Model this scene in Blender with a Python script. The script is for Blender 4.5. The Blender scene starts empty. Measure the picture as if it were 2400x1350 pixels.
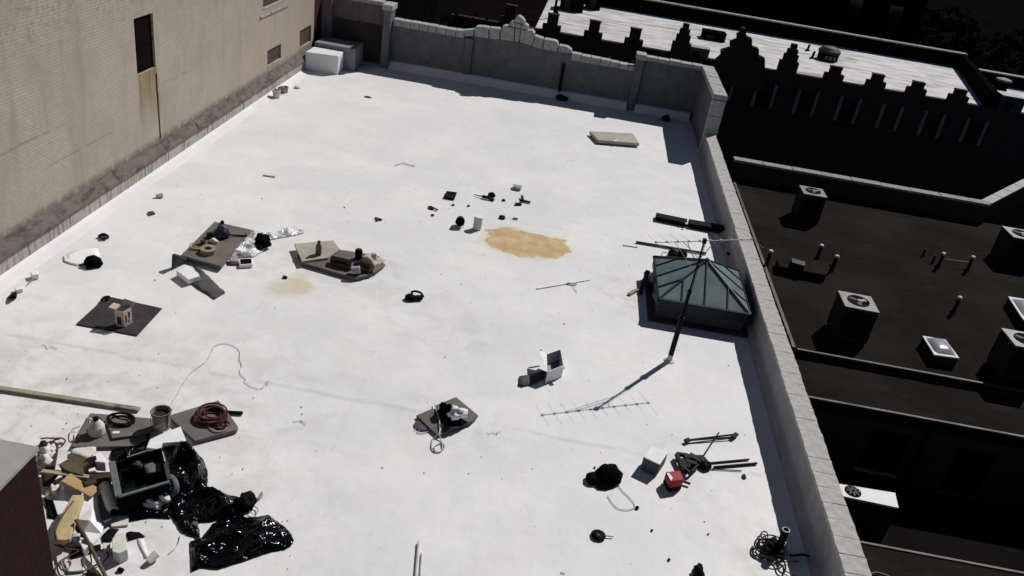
import bpy, math, random
from mathutils import Vector, Matrix, noise
from mathutils.geometry import delaunay_2d_cdt

# ------------------------------------------------------------------ camera, light, exposure
SC = bpy.context.scene
COL = SC.collection
cam_data = bpy.data.cameras.new('camera')
cam = bpy.data.objects.new('camera', cam_data)
COL.objects.link(cam)
cam.matrix_world = Matrix(((0.983128, -0.180456, 0.029929, 0.0),
                           (0.111244, 0.459949, -0.880949, 0.0),
                           (0.145207, 0.869415, 0.472263, 10.0),
                           (0, 0, 0, 1)))
cam_data.sensor_width = 36.0
cam_data.lens = 36.0 * 1941.0 / 2400.0
cam_data.clip_start = 0.1
cam_data.clip_end = 3000.0
SC.camera = cam

SUN_AZ, SUN_EL = math.radians(34.3), math.radians(45.4)
world = bpy.data.worlds.new('World')
SC.world = world
world.use_nodes = True
wn = world.node_tree.nodes
wl = world.node_tree.links
sky = wn.new('ShaderNodeTexSky')
sky.sky_type = 'NISHITA'
sky.sun_disc = False
sky.sun_elevation = SUN_EL
sky.sun_rotation = SUN_AZ
sky.air_density = 0.5
sky.dust_density = 0.0
wl.new(sky.outputs['Color'], wn['Background'].inputs['Color'])
wn['Background'].inputs['Strength'].default_value = 0.05

sun_data = bpy.data.lights.new('sun', 'SUN')
sun_data.energy = 5.0
sun_data.angle = math.radians(0.53)
sun_data.color = (1.0, 0.965, 0.925)
sun = bpy.data.objects.new('sun', sun_data)
COL.objects.link(sun)
to_sun = Vector((math.sin(SUN_AZ) * math.cos(SUN_EL), math.cos(SUN_AZ) * math.cos(SUN_EL), math.sin(SUN_EL)))
sun.rotation_euler = to_sun.to_track_quat('Z', 'Y').to_euler()
sun.location = (20, 30, 40)

SC.view_settings.view_transform = 'Standard'
SC.view_settings.look = 'None'
SC.view_settings.exposure = -0.36
SC.view_settings.gamma = 1.0
SC.view_settings.use_curve_mapping = False
SC.cycles.max_bounces = 6

# ------------------------------------------------------------------ materials
class N:
    """small wrapper to write node trees tersely"""
    def __init__(s, name):
        s.m = bpy.data.materials.new(name)
        s.m.use_nodes = True
        s.t = s.m.node_tree
        s.b = s.t.nodes['Principled BSDF']
        s.co = s.t.nodes.new('ShaderNodeTexCoord').outputs['Object']
    def n(s, typ, **kw):
        d = s.t.nodes.new('ShaderNode' + typ)
        for k, v in kw.items():
            setattr(d, k, v)
        return d
    def put(s, sock, v):
        if hasattr(v, 'links') or isinstance(v, bpy.types.NodeSocket):
            s.t.links.new(v, sock)
        else:
            sock.default_value = v
    def map(s, sc=(1, 1, 1), rot=(0, 0, 0), loc=(0, 0, 0), co=None):
        d = s.n('Mapping')
        s.put(d.inputs['Vector'], co or s.co)
        d.inputs['Scale'].default_value = sc
        d.inputs['Rotation'].default_value = rot
        d.inputs['Location'].default_value = loc
        return d.outputs[0]
    def noise(s, scale, detail=4, rough=.55, co=None, dist=0):
        d = s.n('TexNoise')
        s.put(d.inputs['Vector'], co or s.co)
        d.inputs['Scale'].default_value = scale
        d.inputs['Detail'].default_value = detail
        d.inputs['Roughness'].default_value = rough
        d.inputs['Distortion'].default_value = dist
        return d.outputs['Fac']
    def ramp(s, f, a, b, ca=0., cb=1.):
        d = s.n('MapRange')
        d.interpolation_type = 'SMOOTHSTEP'
        s.put(d.inputs['Value'], f)
        d.inputs['From Min'].default_value = a
        d.inputs['From Max'].default_value = b
        d.inputs['To Min'].default_value = ca
        d.inputs['To Max'].default_value = cb
        return d.outputs[0]
    def math(s, op, a, b=0., c=0.):
        d = s.n('Math', operation=op)
        s.put(d.inputs[0], a); s.put(d.inputs[1], b); s.put(d.inputs[2], c)
        return d.outputs[0]
    def mix(s, f, a, b, blend='MIX'):
        d = s.n('Mix', data_type='RGBA', blend_type=blend)
        s.put(d.inputs[0], f)
        s.put(d.inputs[6], a if isinstance(a, bpy.types.NodeSocket) else (*a, 1) if len(a) == 3 else a)
        s.put(d.inputs[7], b if isinstance(b, bpy.types.NodeSocket) else (*b, 1) if len(b) == 3 else b)
        return d.outputs[2]
    def xyz(s, co=None):
        d = s.n('SeparateXYZ')
        s.put(d.inputs[0], co or s.co)
        return d.outputs
    def bump(s, h, strength, dist=.02, prev=None):
        d = s.n('Bump')
        s.put(d.inputs['Height'], h)
        d.inputs['Strength'].default_value = strength
        d.inputs['Distance'].default_value = dist
        if prev is not None:
            s.put(d.inputs['Normal'], prev)
        return d.outputs[0]
    def out(s, col=None, rough=.8, spec=.3, metal=0., normal=None):
        if col is not None:
            s.put(s.b.inputs['Base Color'], (*col, 1) if isinstance(col, tuple) and len(col) == 3 else col)
        s.put(s.b.inputs['Roughness'], rough)
        s.b.inputs['Specular IOR Level'].default_value = spec
        s.b.inputs['Metallic'].default_value = metal
        if normal is not None:
            s.put(s.b.inputs['Normal'], normal)
        return s.m

def plain(name, col, rough=.8, spec=.3, metal=0., var=.18, scale=4., bump=.15, bscale=60., dirt=0., dirtcol=(.05, .045, .04)):
    k = N(name)
    f = k.noise(scale, 5, .6)
    lo = tuple(c * (1 - var) for c in col)
    hi = tuple(min(1, c * (1 + var)) for c in col)
    c = k.mix(k.ramp(f, .3, .7), lo, hi)
    if dirt:
        d = k.ramp(k.noise(scale * 2.3 + 1, 6, .7), .52, .75, 0, dirt)
        c = k.mix(d, c, dirtcol)
    nb = k.bump(k.noise(bscale, 4, .6), bump, .01)
    return k.out(c, rough, spec, metal, nb)

def roof_material():
    k = N('white_roof_coating')
    base = k.mix(k.ramp(k.noise(.35, 4, .6), .35, .65), (.685, .69, .705), (.765, .76, .76))
    base = k.mix(k.ramp(k.noise(1.7, 5, .65), .45, .8, 0, .35), base, (.66, .655, .665))
    # large faint brownish dirt, stronger towards the debris in the near left corner
    x, y, z = k.xyz()
    near = k.math('MULTIPLY', k.ramp(x, -1., -8., 0, 1), k.ramp(y, 17., 9.5, 0, 1))
    area = k.math('MULTIPLY_ADD', near, .48, .07)
    for cx, cy, rad, amt in SCUFFED:
        d = k.n('VectorMath', operation='LENGTH')
        k.put(d.inputs[0], k.map((1, 1, 0), (0, 0, 0), (-cx, -cy, 0)))
        area = k.math('MAXIMUM', area, k.ramp(d.outputs['Value'], rad, rad * .25, 0, amt))
    dirt = k.math('MULTIPLY', k.ramp(k.noise(1.3, 7, .74, dist=.5), .40, .66), area)
    base = k.mix(dirt, base, (.36, .32, .27))
    # small grey scuffs
    sc = k.ramp(k.noise(6.5, 6, .75, dist=.6), .66, .76, 0, .32)
    base = k.mix(sc, base, (.33, .32, .33))
    sp = k.ramp(k.noise(23., 3, .6), .74, .79, 0, .35)
    base = k.mix(sp, base, (.25, .24, .24))
    # lap seams of the sheets below the coating, running across the roof
    def seam(y0, slope, w, amt, col):
        nonlocal base
        d = k.math('ADD', k.math('SUBTRACT', y, y0), k.math('MULTIPLY', x, slope))
        d = k.math('ADD', d, k.math('MULTIPLY', k.math('SUBTRACT', k.noise(.9, 3), .5), .25))
        a = k.math('ABSOLUTE', d)
        g = k.math('MULTIPLY', k.ramp(a, w, 0, 0, amt), k.ramp(k.noise(1.5, 5, .7), .38, .6))
        base = k.mix(g, base, col)
    seam(12.95, .0, .10, .35, (.40, .39, .39))
    seam(20.2, .01, .05, .14, (.46, .46, .47))
    seam(28.0, -.01, .06, .16, (.46, .46, .47))
    seam(16.6, -.01, .05, .10, (.46, .46, .46))
    seam(24.1, .0, .05, .12, (.46, .46, .47))
    seam(32.0, .0, .05, .12, (.46, .46, .47))
    def lap(x0, w, amt):
        nonlocal base
        d = k.math('ABSOLUTE', k.math('ADD', k.math('SUBTRACT', x, x0), k.math('MULTIPLY', k.math('SUBTRACT', k.noise(.8, 3), .5), .2)))
        base = k.mix(k.math('MULTIPLY', k.ramp(d, w, 0, 0, amt), k.ramp(k.noise(1.1, 5, .7), .45, .62)), base, (.45, .45, .46))
    for x0 in (-9.2, -6.1, -3.1, -.2, 2.7):
        lap(x0, .06, .14)
    # warm and cool blotches of successive coats, roller streaks
    base = k.mix(k.ramp(k.noise(.8, 6, .7, dist=.4), .5, .66, 0, .28), base, (.70, .66, .635))
    base = k.mix(k.ramp(k.noise(1.15, 6, .7, co=k.map(loc=(9, 4, 0)), dist=.4), .52, .68, 0, .25), base, (.62, .655, .655))
    base = k.mix(k.ramp(k.noise(2.6, 5, .7, co=k.map((2.2, .35, 1), (0, 0, .5))), .56, .72, 0, .16), base, (.50, .50, .51))
    base = k.mix(k.ramp(k.noise(3.4, 6, .75, co=k.map((.6, 1.6, 1), (0, 0, .3), (3, 0, 0))), .60, .72, 0, .22), base, (.42, .41, .40))
    def ring(cx, cy, r0, amt):
        nonlocal base
        d = k.n('VectorMath', operation='LENGTH')
        k.put(d.inputs[0], k.map((1, 1, 0), (0, 0, 0), (-cx, -cy, 0)))
        q = k.math('ADD', d.outputs['Value'], k.math('MULTIPLY', k.math('SUBTRACT', k.noise(.7, 5, .65), .5), 1.6))
        base = k.mix(k.ramp(k.math('ABSOLUTE', k.math('SUBTRACT', q, r0)), .14, .0, 0, amt), base, (.46, .43, .38))
        base = k.mix(k.ramp(q, r0, r0 * .5, 0, amt * .35), base, (.58, .56, .53))
    ring(-2.6, 14.6, 1.3, .05)
    ring(2.2, 28.5, 1.4, .05)
    # round stains: an ellipse with a torn edge
    def stain(cx, cy, rx, ry, rot, col, amt, edge, tear):
        nonlocal base
        m = k.map((1 / rx, 1 / ry, 0), (0, 0, 0), (-cx / rx, -cy / ry, 0))
        d = k.n('VectorMath', operation='LENGTH')
        k.put(d.inputs[0], m)
        r = k.math('ADD', d.outputs['Value'], k.math('MULTIPLY', k.math('SUBTRACT', k.noise(1.9, 7, .72, co=k.map((.8, 1.5, 1)), dist=.5), .5), tear))
        r = k.math('ADD', r, k.math('MULTIPLY', k.math('SUBTRACT', k.noise(.95, 3, .5, co=k.map(loc=(5.3, 2.1, 0))), .5), tear * 1.1))
        base = k.mix(k.math('MULTIPLY', k.ramp(r, 1. + edge, 1. - edge, 0, amt), 1.), base, col)
        return r
    tan = k.mix(k.ramp(k.noise(2.4, 5, .6), .35, .7), (.475, .335, .165), (.62, .455, .255))
    stain(STAIN_A[0] - .12, STAIN_A[1], 1.36, 1.02, 0, (.72, .64, .50), .85, .14, 1.3)
    stain(STAIN_A[0], STAIN_A[1], 1.17, .90, 0, (.40, .29, .16), .8, .06, .9)
    stain(STAIN_A[0] + .03, STAIN_A[1] - .02, 1.10, .85, 0, tan, 1., .07, .9)
    stain(STAIN_B[0], STAIN_B[1], .50, .55, 0, (.60, .55, .38), .5, .35, 2.2)
    stain(STAIN_B[0] + .05, STAIN_B[1] - .05, .35, .3, 0, (.48, .42, .25), .4, .35, 2.4)
    bmp = k.bump(k.noise(.55, 3), .25, .12)
    bmp = k.bump(k.noise(5., 5, .65), .22, .03, bmp)
    bmp = k.bump(k.noise(90., 3), .12, .005, bmp)
    return k.out(base, .62, .25, 0, bmp)

def painted_brick():
    k = N('cream_painted_brick')
    v = k.n('CombineXYZ')
    x, y, z = k.xyz(k.map(loc=(-14, 16, 0)))
    k.put(v.inputs[0], y); k.put(v.inputs[1], z)
    br = k.n('TexBrick')
    k.put(br.inputs['Vector'], v.outputs[0])
    br.inputs['Scale'].default_value = 1.0
    br.inputs['Mortar Size'].default_value = .009
    br.inputs['Mortar Smooth'].default_value = .4
    br.inputs['Brick Width'].default_value = .215
    br.inputs['Row Height'].default_value = .076
    br.inputs['Color1'].default_value = (.46, .412, .335, 1)
    br.inputs['Color2'].default_value = (.42, .375, .303, 1)
    br.inputs['Mortar'].default_value = (.31, .275, .22, 1)
    c = br.outputs['Color']
    c = k.mix(k.ramp(y, 18., 36.), c, (.95, .88, .85), 'MULTIPLY')
    c = k.mix(k.ramp(k.noise(.45, 6, .65), .38, .66, 0, .75), c, (.335, .30, .24))
    st = k.noise(1.0, 6, .7, co=k.map((1, 2.2, .25)))
    c = k.mix(k.ramp(st, .48, .72, 0, .6), c, (.27, .245, .19))
    up = k.math('MULTIPLY', k.ramp(z, 3.4, 5.6), k.ramp(k.noise(7., 4, .75), .47, .7, 0, .6))
    c = k.mix(up, c, (.19, .165, .13))
    # cracks that follow a course, and a lower patch line
    wob = k.math('MULTIPLY', k.math('SUBTRACT', k.noise(2.2, 4), .5), .12)
    for z0, ya, yb in ((2.33, 22.6, 25.2), (2.55, 13.5, 18.6), (1.75, 17.0, 21.0)):
        dz = k.math('ABSOLUTE', k.math('ADD', k.math('SUBTRACT', z, z0), wob))
        seg = k.math('MULTIPLY', k.ramp(y, ya, ya + .3), k.ramp(y, yb, yb - 1.2))
        c = k.mix(k.math('MULTIPLY', k.math('MULTIPLY', seg, k.ramp(dz, .04, .0, 0, .38)), k.ramp(k.noise(5., 4), .35, .55)), c, (.13, .10, .075))
    # rust wash below the tall opening
    dy = k.math('ABSOLUTE', k.math('SUBTRACT', y, 21.95))
    dy = k.math('ADD', dy, k.math('MULTIPLY', k.math('SUBTRACT', k.noise(3., 4), .5), .5))
    inw = k.ramp(dy, .74, .30)
    run = k.math('MULTIPLY', inw, k.math('MULTIPLY', k.ramp(z, .95, 2.75), k.ramp(z, 2.93, 2.86)))
    streak = k.ramp(k.noise(2.4, 5, .65, co=k.map((1, 3.5, .35))), .30, .62)
    c = k.mix(k.math('MULTIPLY', run, k.math('MULTIPLY_ADD', streak, .6, .35)), c, (.235, .15, .07))
    edge = k.math('MULTIPLY', k.ramp(k.math('ABSOLUTE', k.math('SUBTRACT', dy, .46)), .10, .02), k.math('MULTIPLY', k.ramp(z, 1.2, 2.5), k.ramp(z, 2.93, 2.86)))
    c = k.mix(k.math('MULTIPLY', edge, .5), c, (.13, .085, .05))
    foot = k.math('MULTIPLY', k.ramp(z, .96, .74), k.ramp(k.noise(4., 5, .7), .33, .55, 0, .8))
    c = k.mix(foot, c, (.16, .13, .11))
    b = k.bump(br.outputs['Fac'], -.22, .008)
    b = k.bump(k.noise(14., 5, .7), .3, .015, b)
    return k.out(c, .9, .15, 0, b)

def streaked(name, base, dark, amt, vscale=(3., 3., .35), rough=.9):
    k = N(name)
    c = k.mix(k.ramp(k.noise(2.2, 5, .65), .3, .7), tuple(v * .8 for v in base), base)
    s = k.noise(2.6, 6, .7, co=k.map(vscale))
    c = k.mix(k.ramp(s, .45, .66, 0, amt), c, dark)
    c = k.mix(k.ramp(k.noise(11., 5, .7), .58, .75, 0, amt * .7), c, dark)
    return k.out(c, rough, .15, 0, k.bump(k.noise(30., 5, .65), .3, .02))

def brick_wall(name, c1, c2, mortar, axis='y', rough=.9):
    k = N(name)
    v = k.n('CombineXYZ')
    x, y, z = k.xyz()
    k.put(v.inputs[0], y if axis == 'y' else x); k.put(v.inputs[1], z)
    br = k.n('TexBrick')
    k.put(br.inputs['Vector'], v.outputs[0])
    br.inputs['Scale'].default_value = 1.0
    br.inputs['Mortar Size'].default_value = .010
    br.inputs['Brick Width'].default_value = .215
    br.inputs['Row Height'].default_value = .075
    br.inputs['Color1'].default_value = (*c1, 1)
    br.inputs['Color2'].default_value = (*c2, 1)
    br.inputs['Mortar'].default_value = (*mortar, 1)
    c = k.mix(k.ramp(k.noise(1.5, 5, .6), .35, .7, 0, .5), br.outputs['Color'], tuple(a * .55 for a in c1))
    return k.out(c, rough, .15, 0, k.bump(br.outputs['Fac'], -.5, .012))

def far_roof():
    k = N('weathered_white_membrane')
    c = k.mix(k.ramp(k.noise(.5, 4, .6), .3, .7), (.56, .55, .56), (.68, .665, .67))
    s = k.noise(1.3, 7, .72, co=k.map((.28, 1.6, 1)))
    c = k.mix(k.ramp(s, .50, .64, 0, .9), c, (.15, .145, .15))
    s2 = k.noise(3.1, 5, .7, co=k.map((.12, 1.9, 1)))
    c = k.mix(k.ramp(s2, .50, .64, 0, .7), c, (.20, .19, .20))
    return k.out(c, .75, .2, 0, k.bump(k.noise(3., 4), .2, .05))

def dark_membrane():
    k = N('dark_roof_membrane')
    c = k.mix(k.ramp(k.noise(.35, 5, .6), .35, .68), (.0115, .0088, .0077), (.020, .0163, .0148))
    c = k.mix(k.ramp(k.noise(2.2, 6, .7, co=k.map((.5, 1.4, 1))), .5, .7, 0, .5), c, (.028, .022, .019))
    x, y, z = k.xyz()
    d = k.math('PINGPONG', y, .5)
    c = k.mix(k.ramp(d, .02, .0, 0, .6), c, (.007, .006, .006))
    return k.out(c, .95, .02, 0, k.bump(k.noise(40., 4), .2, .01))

def plastic_sheet_black():
    k = N('black_plastic_film')
    b = k.bump(k.noise(2.6, 2, .5, dist=2.2), .7, .13)
    b = k.bump(k.noise(8., 1, .5, dist=1.5), .2, .03, b)
    return k.out((.0015, .0015, .002), .12, .22, 0, b)

def clear_plastic():
    k = N('crumpled_clear_plastic')
    c = k.mix(k.ramp(k.noise(4.5, 3, .6, dist=2.), .38, .6), (.40, .40, .41), (.84, .84, .85))
    b = k.bump(k.noise(7., 2, .5, dist=1.6), .7, .05)
    return k.out(c, .2, .5, 0, b)

def plank_wood(name, a, b_, dark=.4):
    k = N(name)
    g = k.noise(3., 6, .65, co=k.map((1.2, 9., 9.)))
    c = k.mix(k.ramp(g, .3, .7), a, b_)
    c = k.mix(k.ramp(k.noise(1.4, 5, .7), .5, .62, 0, dark), c, tuple(v * .25 for v in a))
    return k.out(c, .85, .2, 0, k.bump(g, .25, .01))

STAIN_A = (-0.573,21.518,0.000)
STAIN_B = (-5.727,16.854,0.000)
SCUFFED = [(p[0], p[1], r_, a_) for p, r_, a_ in (((-7.509,17.931,0.000), 2.6, .32), ((-4.943,18.130,0.000), 2.4, .36), ((-2.696,16.854,0.000), 2.2, .22), ((-6.126,10.423,0.000), 2.8, .42), ((-1.239,12.837,0.000), 1.7, .28), ((3.354,12.694,0.000), 1.9, .24), ((4.695,10.847,0.000), 1.4, .30), ((2.697,19.353,0.000), 1.9, .36), ((-1.812,15.974,0.000), 2.0, .24), ((-0.487,21.795,0.000), 2.6, .20), ((-8.503,13.925,0.000), 1.8, .26))]

M = {}
M['roof'] = roof_material()
M['brick_paint'] = painted_brick()
M['plinth'] = streaked('stained_concrete', (.46, .43, .40), (.12, .10, .09), .85)
M['plinth_top'] = streaked('sooty_concrete', (.165, .148, .137), (.045, .038, .034), .75, (2, .8, 2))
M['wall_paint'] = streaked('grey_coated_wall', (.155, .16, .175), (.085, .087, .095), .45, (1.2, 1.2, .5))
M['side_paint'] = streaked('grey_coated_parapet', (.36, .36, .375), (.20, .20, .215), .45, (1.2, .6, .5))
M['wall_dark'] = streaked('dark_wall_coating', (.17, .15, .155), (.07, .062, .066), .5)
M['box_shade'] = streaked('shaded_white_curb', (.24, .245, .26), (.12, .12, .13), .4)  # white curb with its shade darkened into the colour
M['recess'] = plain('brown_recess_panel', (.055, .046, .048), .9, .05, scale=1.5)
M['maroon'] = plain('dark_maroon_wall', (.05, .016, .017), .9, .1)
M['coping'] = plain('limestone_coping', (.43, .415, .405), .9, .15, var=.16, scale=7, bump=.35, bscale=28, dirt=.45, dirtcol=(.16, .15, .145))
M['coping_far'] = plain('pitted_limestone', (.37, .365, .365), .9, .15, var=.2, scale=9, bump=.5, bscale=20, dirt=.5, dirtcol=(.15, .145, .14))
M['white_paint'] = plain('white_painted_curb', (.72, .72, .73), .6, .25, var=.05, scale=2, dirt=.15, dirtcol=(.4, .39, .38))
M['groove_shade'] = plain('dark_groove_shade', (.05, .05, .052), .9, .1)  # tone for the painted shadow line under the coping
M['void'] = plain('dark_opening', (.006, .004, .004), .9, .03)
M['boarded'] = plain('brown_boarded_opening', (.075, .055, .045), .85, .15)
M['black_iron'] = plain('black_iron', (.004, .004, .0045), .6, .12)
M['black_rubber'] = plain('black_rubber', (.004, .004, .0045), .8, .1)
M['black_cloth'] = plain('black_cloth', (.004, .004, .0045), .95, .05, bump=.5, bscale=90)
M['film'] = plastic_sheet_black()
M['clear'] = clear_plastic()
M['board'] = plain('grey_brown_insulation_board', (.145, .132, .125), .9, .1, var=.14, scale=2.5, dirt=.25)
M['board_tan'] = plain('tan_insulation_board', (.37, .34, .30), .9, .1, var=.12, scale=2.5, dirt=.2)
M['board_dark'] = plain('dark_grey_mat', (.045, .041, .045), .9, .1, var=.2, scale=3)
M['slab'] = plain('beige_foam_slab', (.40, .38, .345), .9, .1, var=.12, scale=3, dirt=.2)
M['membrane'] = plain('grey_membrane_scrap', (.075, .07, .08), .8, .2)
M['white_scrap'] = plain('white_sheet_scrap', (.76, .76, .77), .6, .25, var=.06, bump=.1, bscale=12)
M['dirty_white'] = plain('dirty_white_scrap', (.62, .60, .57), .75, .2, var=.12, dirt=.4, dirtcol=(.3, .26, .2))
M['tan_foam'] = plain('tan_foam', (.48, .38, .21), .85, .15, var=.15, scale=5, dirt=.25, dirtcol=(.3, .2, .1))
M['lath'] = plank_wood('weathered_lath', (.33, .27, .19), (.45, .38, .28))
M['plank'] = plank_wood('weathered_plank', (.24, .21, .165), (.36, .325, .27), .85)
M['ochre_wood'] = plank_wood('ochre_wood', (.36, .25, .11), (.47, .34, .17))
M['cardboard'] = plain('brown_cardboard', (.33, .25, .18), .9, .1, var=.15, dirt=.3)
M['carton'] = plain('faded_carton', (.46, .39, .33), .85, .15, var=.12, scale=9, dirt=.45, dirtcol=(.12, .08, .06))
M['olive'] = plain('olive_brown_card', (.105, .085, .05), .9, .1)
M['dark_brown'] = plain('dark_brown_card', (.05, .036, .028), .9, .1)
M['grey_paint'] = plain('grey_painted_metal', (.30, .30, .32), .6, .3)
M['grey_dark'] = plain('dark_grey_paint', (.045, .048, .055), .7, .2)
M['steel'] = plain('galvanised_steel', (.55, .55, .56), .4, .5, metal=.8)
M['alu'] = plain('bright_aluminium', (.40, .40, .41), .55, .3)
M['flash'] = plain('dull_metal_flashing', (.06, .053, .048), .55, .2, metal=.2, var=.5, scale=1.5)
M['red'] = plain('red_plastic', (.30, .006, .028), .5, .2, var=.1)
M['slate'] = plain('slate_grey_plastic', (.075, .088, .10), .7, .2)
M['hose_red'] = plain('dark_red_hose', (.06, .012, .014), .5, .35)
M['cord_black'] = plain('black_cord', (.006, .0055, .006), .7, .12)
M['cord_grey'] = plain('grey_cord', (.42, .42, .43), .7, .2)
M['cord_tan'] = plain('tan_cord', (.28, .23, .16), .8, .2)
M['cord_brown'] = plain('brown_cord', (.10, .075, .055), .8, .2)
M['yellow_cord'] = plain('ochre_cord', (.36, .27, .11), .8, .2)
M['navy'] = plain('navy_plastic', (.018, .018, .05), .5, .35)
M['brown_plastic'] = plain('brown_bottle', (.13, .075, .04), .4, .4)
M['bucket'] = plain('stained_bucket', (.25, .235, .19), .6, .3, var=.25, scale=6, dirt=.6, dirtcol=(.05, .03, .02))
M['bucket_in'] = plain('tar_brown_residue', (.035, .018, .013), .4, .4)
M['sky_glass'] = plain('teal_wired_glass', (.135, .185, .185), .34, .45, var=.22, scale=1.6, bump=.06, bscale=8, dirt=.35, dirtcol=(.22, .24, .23))
M['bar'] = plain('dark_green_bar', (.010, .018, .019), .55, .35)
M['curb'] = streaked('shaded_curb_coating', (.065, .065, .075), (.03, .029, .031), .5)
M['green_frame'] = plain('dark_green_frame', (.0025, .004, .0036), .8, .03)
M['frame_edge'] = plain('grey_green_edge', (.13, .145, .142), .7, .1)
M['glass_black'] = plain('black_glass', (.004, .006, .006), .12, .5, bump=.02)
M['dark_roof'] = dark_membrane()
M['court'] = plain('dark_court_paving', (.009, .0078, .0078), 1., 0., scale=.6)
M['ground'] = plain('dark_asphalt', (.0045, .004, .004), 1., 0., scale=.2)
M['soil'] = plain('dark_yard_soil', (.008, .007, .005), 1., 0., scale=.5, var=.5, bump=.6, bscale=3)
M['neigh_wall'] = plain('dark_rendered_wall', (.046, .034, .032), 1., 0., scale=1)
M['neigh_cope'] = plain('pale_coping', (.27, .265, .26), .85, .2, scale=5, dirt=.4)
M['unit'] = plain('dark_unit_casing', (.016, .013, .012), .6, .25)
M['unit_top'] = plain('grey_unit_top', (.14, .132, .128), .5, .35, metal=.2)
M['cap'] = plain('pale_vent_cap', (.62, .61, .60), .5, .35)
M['dome'] = plain('milky_dome_plastic', (.30, .29, .32), .25, .5, var=.08)
M['dome_rim'] = plain('pale_dome_rim', (.52, .51, .51), .45, .4)
M['white_hood'] = plain('white_enamel', (.50, .49, .485), .45, .35, var=.05)
M['far_brick'] = plain('sooty_dark_brick', (.055, .040, .036), 1., 0., scale=1.2)
M['far_stone'] = plain('sooty_stone_trim', (.24, .225, .22), .9, .1)
M['far_roof'] = far_roof()
M['far_dark'] = plain('black_brick', (.0055, .0045, .0055), 1., 0., scale=.6)
M['far_trim'] = plain('pale_roof_edge', (.30, .29, .30), .8, .2, dirt=.5)
M['leaf'] = plain('dark_leaves', (.006, .0065, .004), 1., 0., var=.5, scale=1.5)
M['bark'] = plain('dark_bark', (.015, .011, .009), .95, .05)
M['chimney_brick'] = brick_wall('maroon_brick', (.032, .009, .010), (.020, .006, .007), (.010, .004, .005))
M['cap_sheet'] = plain('grey_cap_sheet', (.31, .30, .295), .8, .2, var=.1, scale=3, dirt=.25, dirtcol=(.16, .15, .15))

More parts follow.
